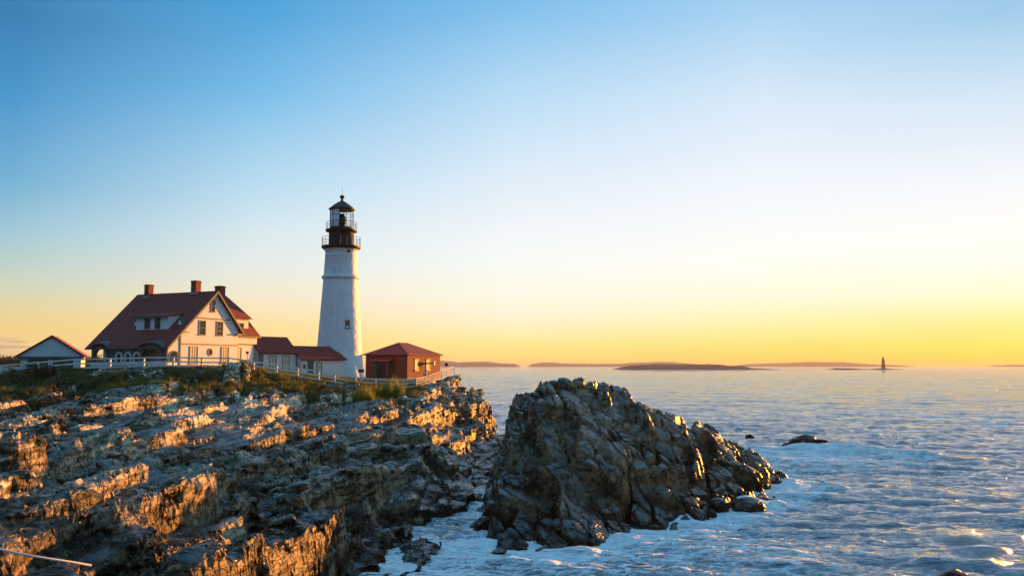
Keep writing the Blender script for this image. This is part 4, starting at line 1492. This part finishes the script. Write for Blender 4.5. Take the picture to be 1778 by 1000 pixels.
for k in range(NS):
    a0, a1 = 2 * math.pi * (k + .5) / NS, 2 * math.pi * (k + 1.5) / NS
    am_ = (a0 + a1) / 2
    cur = math.cos(am_ - math.radians(195)) > .1          # drawn blinds on the side away from the sun
    for r in range(3):
        zl0, zl1 = zA + .37 + (zB - zA - .37) * r / 3, zA + .37 + (zB - zA - .37) * (r + 1) / 3
        rr_ = RG * .985
        p0, p1 = (rr_ * math.cos(a0), rr_ * math.sin(a0)), (rr_ * math.cos(a1), rr_ * math.sin(a1))
        q0, q1 = (p0[0] * .985, p0[1] * .985), (p1[0] * .985, p1[1] * .985)
        MB().prism([p0, p1, q1, q0], zl0 + .02, zl1 - .02, 2).build('pane', M['lantern_curtain' if cur else 'lantern_glass'], tower)
MB().lathe([(.10, zA), (.10, zA + .5), (.42, zA + .55), (.62, zA + 1.0), (.68, zA + 1.5), (.62, zA + 2.0), (.40, zA + 2.45), (.08, zA + 2.5)], 28).build('lens', M['lens_glass'], tower, True)
MB().lathe(prof([(1.64, 366.0), (1.86, 364.6), (1.88, 363.4), (1.80, 362.6), (1.30, 357.6), (.75, 352.8), (.34, 350), (.20, 349), (.16, 346.8)]), 40).build('lantern_roof', M['black_iron'], tower, True)
MB().lathe(prof([(.06, 347.6), (.20, 346.6), (.12, 345.8), (.16, 345.2), (.30, 344.2), (.36, 342.6), (.33, 341.0), (.20, 339.6), (.05, 339.0)]), 24).build('ventilator_ball', M['black_iron'], tower, True)
MB().tube([(0, 0, tz(339.6)), (0, 0, tz(323))], [.03, .012], 5).build('lightning_rod', M['black_iron'], tower)


def on_tower(pxx, py0, py1, w, mat, name):
    r = (3.50 - (3.50 - 2.44) * ((662 - (py0 + py1) / 2) / 177) ** .94) * K_ if py0 > 486 else 2.26 * K_
    dx = P(pxx, py0, TY).x - TO.x
    a = math.acos(max(-1, min(1, dx / r)))
    n_ = Vector((math.cos(a), -math.sin(a), 0))
    t_ = Vector((-n_.y, n_.x, 0))
    mp = lambda p: tuple(n_ * (r + p[1] - .05) + t_ * p[0] + Vector((0, 0, p[2])))
    f = MB(mp)
    z0, z1 = tz(py1), tz(py0)
    f.box(-w - .12, -w, -.15, .13, z0, z1).box(w, w + .12, -.15, .13, z0, z1).box(-w - .12, w + .12, -.15, .131, z1, z1 + .14).box(-w - .2, w + .2, -.15, .2, z0 - .14, z0)
    fo = f.build(name, M[mat], tower)
    MB(mp).box(-w, w, -.15, .06, z0, z1).build('pane', M['glass_dark'], fo)


on_tower(609, 558.5, 570.5, .25, 'trim_tan', 'window')
vn = MB(lambda p: (TO.x * 0 + p[0], p[1], p[2]))
a = math.radians(-52)
vc = Vector((math.cos(a), math.sin(a), 0))
rv = 2.26 * K_
vt = MB()
vt.tube([tuple(vc * (rv - .2) + Vector((0, 0, tz(439)))), tuple(vc * (rv + .1) + Vector((0, 0, tz(439))))], .26, 16)
vt.build('round_vent', M['dark_sash'], tower, True)

# ------------------------------------------------------------------ fences
def fence(name, label, pts, mat, hgt, rails, sub=1, pr_=.105, rr_=.05, mesh=False):
    base = []
    for px, py, Y in pts:
        p = P(px, py, Y)
        base.append(Vector((p.x, p.y, max(p.z, ground(p.x, p.y)) if mesh else ground(p.x, p.y))))
    f = thing(name, label, 'fence', base[0])
    o = base[0]
    full = []
    for i in range(len(base) - 1):
        for k in range(sub):
            p = base[i].lerp(base[i + 1], k / sub)
            if sub > 1 and k:
                p.z = max(p.z - .3, min(p.z + .3, ground(p.x, p.y)))
            full.append(p)
    full.append(base[-1])
    for p in full:
        q_ = p - o
        jx, jy = random.uniform(-.03, .03), random.uniform(-.03, .03)
        MB().add([(q_.x - pr_, q_.y - pr_, q_.z - .6), (q_.x + pr_, q_.y - pr_, q_.z - .6), (q_.x + pr_, q_.y + pr_, q_.z - .6), (q_.x - pr_, q_.y + pr_, q_.z - .6),
                  (q_.x - pr_ + jx, q_.y - pr_ + jy, q_.z + hgt), (q_.x + pr_ + jx, q_.y - pr_ + jy, q_.z + hgt), (q_.x + pr_ + jx, q_.y + pr_ + jy, q_.z + hgt), (q_.x - pr_ + jx, q_.y + pr_ + jy, q_.z + hgt)],
                 [(0, 3, 2, 1), (4, 5, 6, 7), (0, 1, 5, 4), (1, 2, 6, 5), (2, 3, 7, 6), (3, 0, 4, 7)]).build('post', M[mat], f)
    for a_, b_ in zip(full, full[1:]):
        d = (b_ - a_)
        n_ = Vector((d.y, -d.x, 0)).normalized() * (-.03 if mesh else .125)
        for r in range(rails):
            z = hgt * (.96 - .86 * r / max(1, rails - 1) * (.88)) - .04
            u_ = Vector((0, 0, z + random.uniform(-.02, .02)))
            w_ = Vector((0, 0, z + random.uniform(-.02, .02)))
            s_ = Vector((0, 0, .085 if not mesh else .035))
            A_, B_ = a_ - o + n_, b_ - o + n_
            t_ = n_.normalized() * .03
            MB().add([tuple(A_ + u_ - s_ - t_), tuple(B_ + w_ - s_ - t_), tuple(B_ + w_ - s_ + t_), tuple(A_ + u_ - s_ + t_), tuple(A_ + u_ + s_ - t_), tuple(B_ + w_ + s_ - t_), tuple(B_ + w_ + s_ + t_), tuple(A_ + u_ + s_ + t_)],
                     [(0, 3, 2, 1), (4, 5, 6, 7), (0, 1, 5, 4), (1, 2, 6, 5), (2, 3, 7, 6), (3, 0, 4, 7)]).build('rail', M[mat], f)
        if mesh:
            m_ = MB()
            L = d.length
            k = 0
            while k * .16 < L:
                p = (a_ - o).lerp(b_ - o, min(1, k * .16 / L))
                m_.tube([tuple(p + Vector((0, 0, .1))), tuple(p + Vector((0, 0, hgt * .95)))], .012, 4)
                k += 1
            mo = m_.build('pickets', M[mat], f)
            mo['kind'] = 'stuff'
    return f


fence('wooden_fence', 'long pale three-rail wooden fence along the cliff top before the house', [
    (-150, 672, 97), (-75, 664, 97), (0, 655, 97), (66, 644, 96), (131, 643, 97), (191, 641, 97.5), (249, 640, 98), (301, 639, 98.5), (350, 639, 100), (397, 640, 102), (440, 645, 104),
    (480, 650, 106), (517, 657, 108), (553, 663, 109.5), (581, 667, 111), (617, 672, 112.5), (652, 679, 114), (690, 679, 114.6), (722, 677, 115)], 'fence_white', 1.28, 3)
fence('metal_fence', 'pinkish picket railing climbing the rock beside the brick building', [(722, 677, 115.2), (745, 667, 120), (767, 658, 126), (789, 650, 131)], 'fence_pink', 1.25, 4, 1, .05, .03, True)

# ------------------------------------------------------------------ small fittings round the buildings
def lamp_post(name, label, px, py, Y, hgt, head='box'):
    p = P(px, py, Y)
    p.z = ground(p.x, p.y)
    t_ = thing(name, label, 'lamp', p)
    MB().tube([(0, 0, -.3), (0, 0, hgt)], [.06, .045], 8).build('pole', M['lamp_metal'], t_)
    m = MB()
    m.lathe([(.05, hgt), (.22, hgt + .08), (.24, hgt + .30), (.08, hgt + .38)], 12)
    m.build('lamp_head', M['lamp_metal'], t_, True)
    return t_


lamp_post('lamp_post', 'slim lamp post behind the fence before the house wing', 429, 642, 107, 1.9)
p = P(627, 668, 117)
p.z = ground(p.x, p.y)
sv = thing('signal_post', 'short white post with black box lamp at the lighthouse foot', 'post', p)
MB().box(-.09, .09, -.09, .09, -.3, 1.7).build('post', M['fence_white'], sv)
MB().box(-.38, .42, -.2, .2, 1.45, 1.85).build('lamp_box', M['black_iron'], sv)
p = P(738, 655, 126)
p.z = ground(p.x, p.y)
vw = thing('coin_viewer', 'white headed viewing binoculars before the brick building', 'viewer', p)
MB().tube([(0, 0, -.3), (0, 0, 1.0)], [.09, .06], 8).build('pedestal', M['black_iron'], vw)
MB().lathe([(.06, .95), (.26, 1.05), (.32, 1.25), (.26, 1.45), (.06, 1.52)], 14).build('viewer_head', M['fence_white'], vw, True)
p = P(775, 655, 131)
p.z = ground(p.x, p.y)
sg = thing('warning_sign', 'dark sign on a thin pole behind the picket railing', 'sign', p)
MB().tube([(0, 0, -.3), (0, 0, 1.9)], .035, 6).build('pole', M['dark_sash'], sg)
MB().prism([(-.3, 1.8), (-.2, 1.6), (0, 1.5), (.2, 1.6), (.3, 1.8), (.2, 2.0), (-.2, 2.0)], -.03, .03, 1).build('board', M['dark_sash'], sg)

# the white cable lying on the near ledge
pts = []
for px, py, Y in ((-60, 938, 24.5), (0, 953, 24.3), (40, 962, 24.5), (90, 970, 25.0), (130, 976, 25.6), (158, 981, 26.2)):
    w_ = P(px, py, Y)
    pts.append((w_.x, w_.y, max(w_.z, ground(w_.x, w_.y) + .06)))
for _ in range(2):
    q2 = [pts[0]]
    for a_, b_ in zip(pts, pts[1:]):
        q2 += [tuple(.75 * x + .25 * y for x, y in zip(a_, b_)), tuple(.25 * x + .75 * y for x, y in zip(a_, b_))]
    pts = q2 + [pts[-1]]
tag(MB().tube(pts, .035, 6).build('cable', M['rope_white'], None, True), 'thin white cable slung across the nearest sunlit ledges', 'cable')

# ------------------------------------------------------------------ boulders and rocks in the water
def boulder(px, py, Y, sx, sy, sz, label, seed, mat='rock_sea', group=None, z=None, name='boulder', rot=None, rough=.16):
    bm = bmesh.new()
    bmesh.ops.create_icosphere(bm, subdivisions=5, radius=1)
    me = bpy.data.meshes.new(name)
    bm.to_mesh(me)
    bm.free()
    V = np.zeros(len(me.vertices) * 3)
    me.vertices.foreach_get('co', V)
    V = V.reshape(-1, 3)
    r = np.random.default_rng(seed)
    for k in range(14):                            # plane cuts give flat broken faces
        n = r.normal(size=3)
        n /= np.linalg.norm(n)
        d = r.uniform(.66, .95)
        e = np.maximum(V @ n - d, 0)
        V = V - e[:, None] * n * .92
    off = r.uniform(0, 50, 3)
    N = V / np.linalg.norm(V, axis=1, keepdims=True)
    V = V + N * (fbm3(V + off, 1.4, seed, 3) * rough + fbm3(V + off, 4.5, seed + 4, 3) * .06)[:, None]
    V = V * [sx, sy, sz]
    a = r.uniform(0, 6.3) if rot is None else rot
    V = V @ np.array([[math.cos(a), math.sin(a), 0], [-math.sin(a), math.cos(a), 0], [0, 0, 1]])
    me.vertices.foreach_set('co', V.ravel())
    me.update()
    o = link(name, me, M[mat])
    p = P(px, py, Y)
    if z is not None:
        p.z = z
    o.location = p
    return tag(o, label, 'rock', group)


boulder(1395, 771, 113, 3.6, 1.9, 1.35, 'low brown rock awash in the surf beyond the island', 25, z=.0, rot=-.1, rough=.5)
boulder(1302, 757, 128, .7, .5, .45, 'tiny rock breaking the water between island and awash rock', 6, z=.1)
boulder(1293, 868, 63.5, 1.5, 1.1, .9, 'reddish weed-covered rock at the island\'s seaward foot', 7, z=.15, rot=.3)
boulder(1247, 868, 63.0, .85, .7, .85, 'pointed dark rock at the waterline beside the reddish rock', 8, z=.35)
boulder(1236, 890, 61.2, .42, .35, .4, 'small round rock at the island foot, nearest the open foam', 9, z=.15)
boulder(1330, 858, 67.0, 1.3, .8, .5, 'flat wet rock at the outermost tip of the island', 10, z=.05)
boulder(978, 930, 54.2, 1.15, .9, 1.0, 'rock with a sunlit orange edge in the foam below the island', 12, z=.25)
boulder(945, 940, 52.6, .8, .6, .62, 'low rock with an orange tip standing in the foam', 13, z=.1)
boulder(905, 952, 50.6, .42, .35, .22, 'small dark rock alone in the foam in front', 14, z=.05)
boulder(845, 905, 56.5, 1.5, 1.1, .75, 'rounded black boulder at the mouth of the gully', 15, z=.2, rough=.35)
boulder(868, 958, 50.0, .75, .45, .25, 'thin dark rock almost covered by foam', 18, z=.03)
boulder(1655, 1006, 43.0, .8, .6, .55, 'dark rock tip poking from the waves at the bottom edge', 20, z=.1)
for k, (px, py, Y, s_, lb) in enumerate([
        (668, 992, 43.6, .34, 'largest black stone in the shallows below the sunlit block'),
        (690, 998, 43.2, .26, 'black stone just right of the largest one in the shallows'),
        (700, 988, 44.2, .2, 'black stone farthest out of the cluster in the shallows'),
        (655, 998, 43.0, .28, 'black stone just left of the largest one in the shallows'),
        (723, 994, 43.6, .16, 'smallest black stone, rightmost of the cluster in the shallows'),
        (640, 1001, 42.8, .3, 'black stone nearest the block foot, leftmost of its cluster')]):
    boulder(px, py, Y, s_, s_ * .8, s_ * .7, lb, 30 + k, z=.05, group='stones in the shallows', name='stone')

# ------------------------------------------------------------------ far shores and the second lighthouse
def far_island(name, Y, prof_, depth, seed, trees=0.0, mat='far_land'):
    """a low island: its skyline (photo px, height in m), some way deep"""
    pxs_ = np.linspace(prof_[0][0], prof_[-1][0], 220)
    zz_ = np.interp(pxs_, [a for a, _ in prof_], [b for _, b in prof_])
    nd = 9
    vs = []
    rows_ = np.linspace(-1, 1, nd)
    for v in rows_:
        Yv = Y + v * depth
        x = (pxs_ - 889) / FOC * Y * 1.0
        hgt = zz_ * .86 * (1 - v * v) ** .6
        ro = fbm2(x / 26, np.full_like(x, v * 3.1), seed, 5, .6)
        hgt = hgt * (1 + .16 * ro) + trees * np.clip(hgt / 6, 0, 1) * np.abs(fbm2(x / 7, np.full_like(x, v * 9), seed + 5, 3)) - .25
        vs.append(np.stack([x, np.full_like(x, Yv), np.where(zz_ > .01, hgt, -.3)], 1))
    V = np.vstack(vs)
    n = len(pxs_)
    i = np.arange((nd - 1) * (n - 1))
    a = (i // (n - 1)) * n + i % (n - 1)
    o = link(name, np_mesh(name, V, np.stack([a, a + 1, a + n + 1, a + n], 1), False), M[mat])
    o['kind'] = 'structure'
    return o


def hz(py, Y):
    return P(889, py, Y).z


far_island('wooded_island', 2300, [(1066, 0), (1072, 3), (1090, hz(634, 2300)), (1110, hz(632.3, 2300)), (1150, hz(631, 2300)), (1190, hz(631.4, 2300)), (1240, hz(632, 2300)), (1270, hz(634, 2300)), (1279, hz(635.5, 2300)), (1283, hz(634.6, 2300)), (1292, hz(638.0, 2300)), (1330, 1.6), (1358, 0)], 120, 3, 3.0)
far_island('reef', 2250, [(1425, 0), (1440, 1.2), (1450, hz(638.2, 2250)), (1470, hz(638.6, 2250)), (1500, 1.6), (1515, 2.2), (1526, hz(638.2, 2250)), (1545, 2.4), (1560, .8), (1568, 0)], 30, 4)
far_island('far_shore', 6800, [(740, 20), (770, hz(625.0, 6800)), (800, hz(628.2, 6800)), (830, hz(627, 6800)), (850, hz(627.4, 6800)), (870, hz(630, 6800)), (895, hz(631, 6800)), (905, 0)], 500, 5, 8)
far_island('far_island', 7600, [(916, 0), (925, hz(630.5, 7600)), (945, hz(628.2, 7600)), (960, hz(628.4, 7600)), (980, hz(630.4, 7600)), (1010, hz(631, 7600)), (1070, hz(631.4, 7600)), (1100, hz(629, 7600)), (1150, hz(627, 7600)), (1200, hz(631, 7600)), (1240, 0)], 500, 6, 8)
far_island('hazy_island', 7800, [(1285, 0), (1300, hz(632, 7800)), (1330, hz(630.4, 7800)), (1380, hz(628.6, 7800)), (1410, hz(627.4, 7800)), (1450, hz(627.8, 7800)), (1490, hz(631.6, 7800)), (1530, hz(633.4, 7800)), (1560, 0)], 500, 7, 8)
far_island('far_point', 7900, [(1755, 0), (1762, hz(633, 7900)), (1800, hz(632.4, 7900)), (1900, hz(632, 7900)), (1950, 0)], 500, 8, 6)

LP = P(1534, 640.6, 2250)
LP.z = 1.0
lt = thing('distant_lighthouse', 'tiny grey stone lighthouse on the reef near the horizon', 'lighthouse', LP)
hh = lambda py: P(1534, py, 2250).z - 1.0
MB().lathe([(5.2, 0), (5.0, .6), (4.8, hh(636)), (4.1, hh(630)), (3.5, hh(625))], 24).build('tower_wall', M['tower_stone'], lt, True)
MB().lathe([(4.3, hh(625)), (4.4, hh(624.4)), (3.2, hh(624.2))], 24).build('gallery', M['black_iron'], lt, True)
MB().lathe([(2.5, hh(624.4)), (2.5, hh(621.6)), (2.9, hh(621.4)), (.5, hh(619.6)), (.15, hh(618))], 16).build('lantern', M['black_iron'], lt, True)

# far-off trees behind the garage and the house
def wood_mass():
    vs, fs = [], []
    r = random.Random(4)
    nn = 0
    for k in range(520):
        px = r.uniform(-260, 175)
        Y = r.uniform(300, 380)
        topy = 613 + 6 * math.sin(px * .05) + 4 * math.sin(px * .17 + 1) + (9 if px > 45 else 0) * .3
        c = P(px, topy, Y)
        rad = r.uniform(1.6, 3.2)
        cz = max(11.5, c.z - rad - r.uniform(0, 4.5))
        for j in range(46):
            d = Vector((r.gauss(0, 1), r.gauss(0, 1), r.gauss(0, 1))).normalized() * rad * r.uniform(.6, 1.05)
            q_ = Vector((c.x, c.y, cz)) + Vector((d.x, d.y, d.z * .9))
            a_ = Vector((r.gauss(0, 1), r.gauss(0, 1), r.gauss(0, 1))).normalized() * r.uniform(.35, .7)
            b_ = Vector((r.gauss(0, 1), r.gauss(0, 1), r.gauss(0, 1))).normalized() * r.uniform(.35, .7)
            vs += [tuple(q_ - a_), tuple(q_ + b_), tuple(q_ + a_)]
            fs.append((nn, nn + 1, nn + 2))
            nn += 3
    o = link('treeline', np_mesh('treeline', np.array(vs), np.array(fs)), M['tree_leaf'])
    return tag(o, 'dark far-off wood on the skyline behind the garage', 'trees', None, 'stuff')


wood_mass()

# ------------------------------------------------------------------ grass, scrub and reeds
def blades(name, pts, hts, wid, lean, mat, seed, curve=.35):
    r = np.random.default_rng(seed)
    n = len(pts)
    az_ = r.uniform(0, 2 * np.pi, n)
    d = np.stack([np.cos(az_), np.sin(az_), np.zeros(n)], 1)
    ln = r.uniform(.2, 1, n)[:, None] * lean
    la = r.uniform(0, 2 * np.pi, n)
    ld = np.stack([np.cos(la), np.sin(la), np.zeros(n)], 1) * ln
    up = np.array([[0, 0, 1.0]])
    hts = hts[:, None]
    w = wid * r.uniform(.7, 1.3, n)[:, None]
    p0, p1 = pts - d * w, pts + d * w
    m0 = pts + (up + ld * .5) * hts * .55
    p2, p3 = m0 - d * w * .8, m0 + d * w * .8
    tp = pts + (up * (1 - curve * ln) + ld * 1.3) * hts
    V = np.stack([p0, p1, p2, p3, tp], 1).reshape(-1, 3)
    b = np.arange(n)[:, None] * 5
    F = np.vstack([b + [0, 1, 3], b + [0, 3, 2], b + [2, 3, 4]])
    return link(name, np_mesh(name, V, F), M[mat])


r_ = np.random.default_rng(21)
n = 260000
tq = r_.uniform(-.66, -.10, n)
Yq = r_.uniform(62, 135, n)
Xq = tq * Yq
vq = veg_v(Xq, Yq)
bq = head_row(9, Xq, Yq)
kp = (vq > .42 + .25 * r_.random(n)) & (Yq < bq + 9)
Xq, Yq, vq, bq = Xq[kp], Yq[kp], vq[kp], bq[kp]
hq = np.where(Yq > bq - 1, r_.uniform(.14, .38, len(Xq)), r_.uniform(.2, .75, len(Xq)))
print('blades', len(Xq))
g = blades('grass', np.stack([Xq, Yq, ground_v(Xq, Yq) - .04], 1), hq, .035, .8, 'grass_blade', 5)
tag(g, 'rough green and russet grass along the cliff top', 'grass', None, 'stuff')


def scrub(name, spots, label, mat, seed, leaf=.12, dens=260):
    r = np.random.default_rng(seed)
    C_, A_, B_ = [], [], []
    for (x, y, z, rad, hgt) in spots:
        k = int(dens * rad * rad)
        d = r.normal(size=(k, 3))
        d /= np.linalg.norm(d, axis=1, keepdims=True)
        rr2 = r.uniform(.55, 1.0, (k, 1)) * (1 + .3 * np.sin(d[:, :1] * 5 + x) * np.cos(d[:, 1:2] * 4 + y))
        c = np.array([[x, y, z]]) + d * rr2 * [rad, rad, hgt]
        C_.append(c)
    C_ = np.vstack(C_)
    n = len(C_)
    A_ = r.normal(size=(n, 3))
    A_ *= leaf / np.linalg.norm(A_, axis=1, keepdims=True)
    B_ = r.normal(size=(n, 3))
    B_ *= leaf * .7 / np.linalg.norm(B_, axis=1, keepdims=True)
    V = np.stack([C_ - A_, C_ + B_, C_ + A_, C_ - B_], 1).reshape(-1, 3)
    b = np.arange(n)[:, None] * 4
    o = link(name, np_mesh(name, V, np.hstack([b, b + 1, b + 2, b + 3])), M[mat])
    return tag(o, label, 'undergrowth', None, 'stuff')


spots = []
for k in range(230):
    t_ = r_.uniform(-.66, -.485) if k < 150 else r_.uniform(-.60, -.18)
    bb = float(head_row(9, np.array([t_ * 95]), np.array([95.0]))[0])
    Yv = bb - (r_.uniform(1.5, 26) if k < 150 else r_.uniform(1.0, 9))
    x = t_ * Yv
    if float(veg_v(np.array([x]), np.array([Yv]))[0]) < .35:
        continue
    rad = r_.uniform(.5, 1.3) if k < 150 else r_.uniform(.3, .75)
    spots.append((x, Yv, ground(x, Yv) + rad * .15, rad, rad * .55))
scrub('undergrowth', spots, 'dark tangled scrub covering the bank below the fence', 'scrub_leaf', 8)


def reed_clump(px, py, Y, rad, hgt, n, label, seed):
    p = P(px, py, Y)
    p.z = ground(p.x, p.y)
    r = np.random.default_rng(seed)
    a = r.uniform(0, 6.283, n)
    q_ = np.sqrt(r.random(n)) * rad
    pts = np.stack([np.cos(a) * q_, np.sin(a) * q_, -.1 + np.zeros(n)], 1)
    hts = hgt * r.uniform(.4, 1.1, n) * (1 - .45 * (q_ / rad) ** 2) * (.75 + .35 * np.sin(3 * a + seed))
    o = blades('reed_clump', pts, hts, .022, .34, 'reed', seed, .25)
    o.location = p
    return tag(o, label, 'plant', 'tall grass clumps on the bank')


reed_clump(680, 703, 104.5, 1.5, 2.9, 1500, 'golden-lit clump of tall grass below the fence before the brick building', 2)
reed_clump(660, 700, 105.5, 1.1, 2.2, 800, 'dark green clump of tall grass behind the golden one', 3)
reed_clump(632, 728, 98.0, 1.25, 2.4, 1100, 'green clump of tall grass lower down among the grey slabs', 4)
reed_clump(736, 690, 111.0, .6, 1.2, 300, 'small grass tuft at the foot of the picket railing', 5)

# ------------------------------------------------------------------ the hazy morning air
hzb = MB().box(-6000, 7500, -60, 9000, -5, 42).build('haze', None)
hzb['kind'] = 'stuff'
hzm = bpy.data.materials.new('haze')
hzm.use_nodes = True
hzm.node_tree.nodes.clear()
ho = hzm.node_tree.nodes.new('ShaderNodeOutputMaterial')
hv = hzm.node_tree.nodes.new('ShaderNodeVolumePrincipled')
hv.inputs['Color'].default_value = (.92, .90, .88, 1)
hv.inputs['Density'].default_value = .00005
hv.inputs['Anisotropy'].default_value = .2
hzm.node_tree.links.new(hv.outputs[0], ho.inputs['Volume'])
hzb.data.materials.append(hzm)
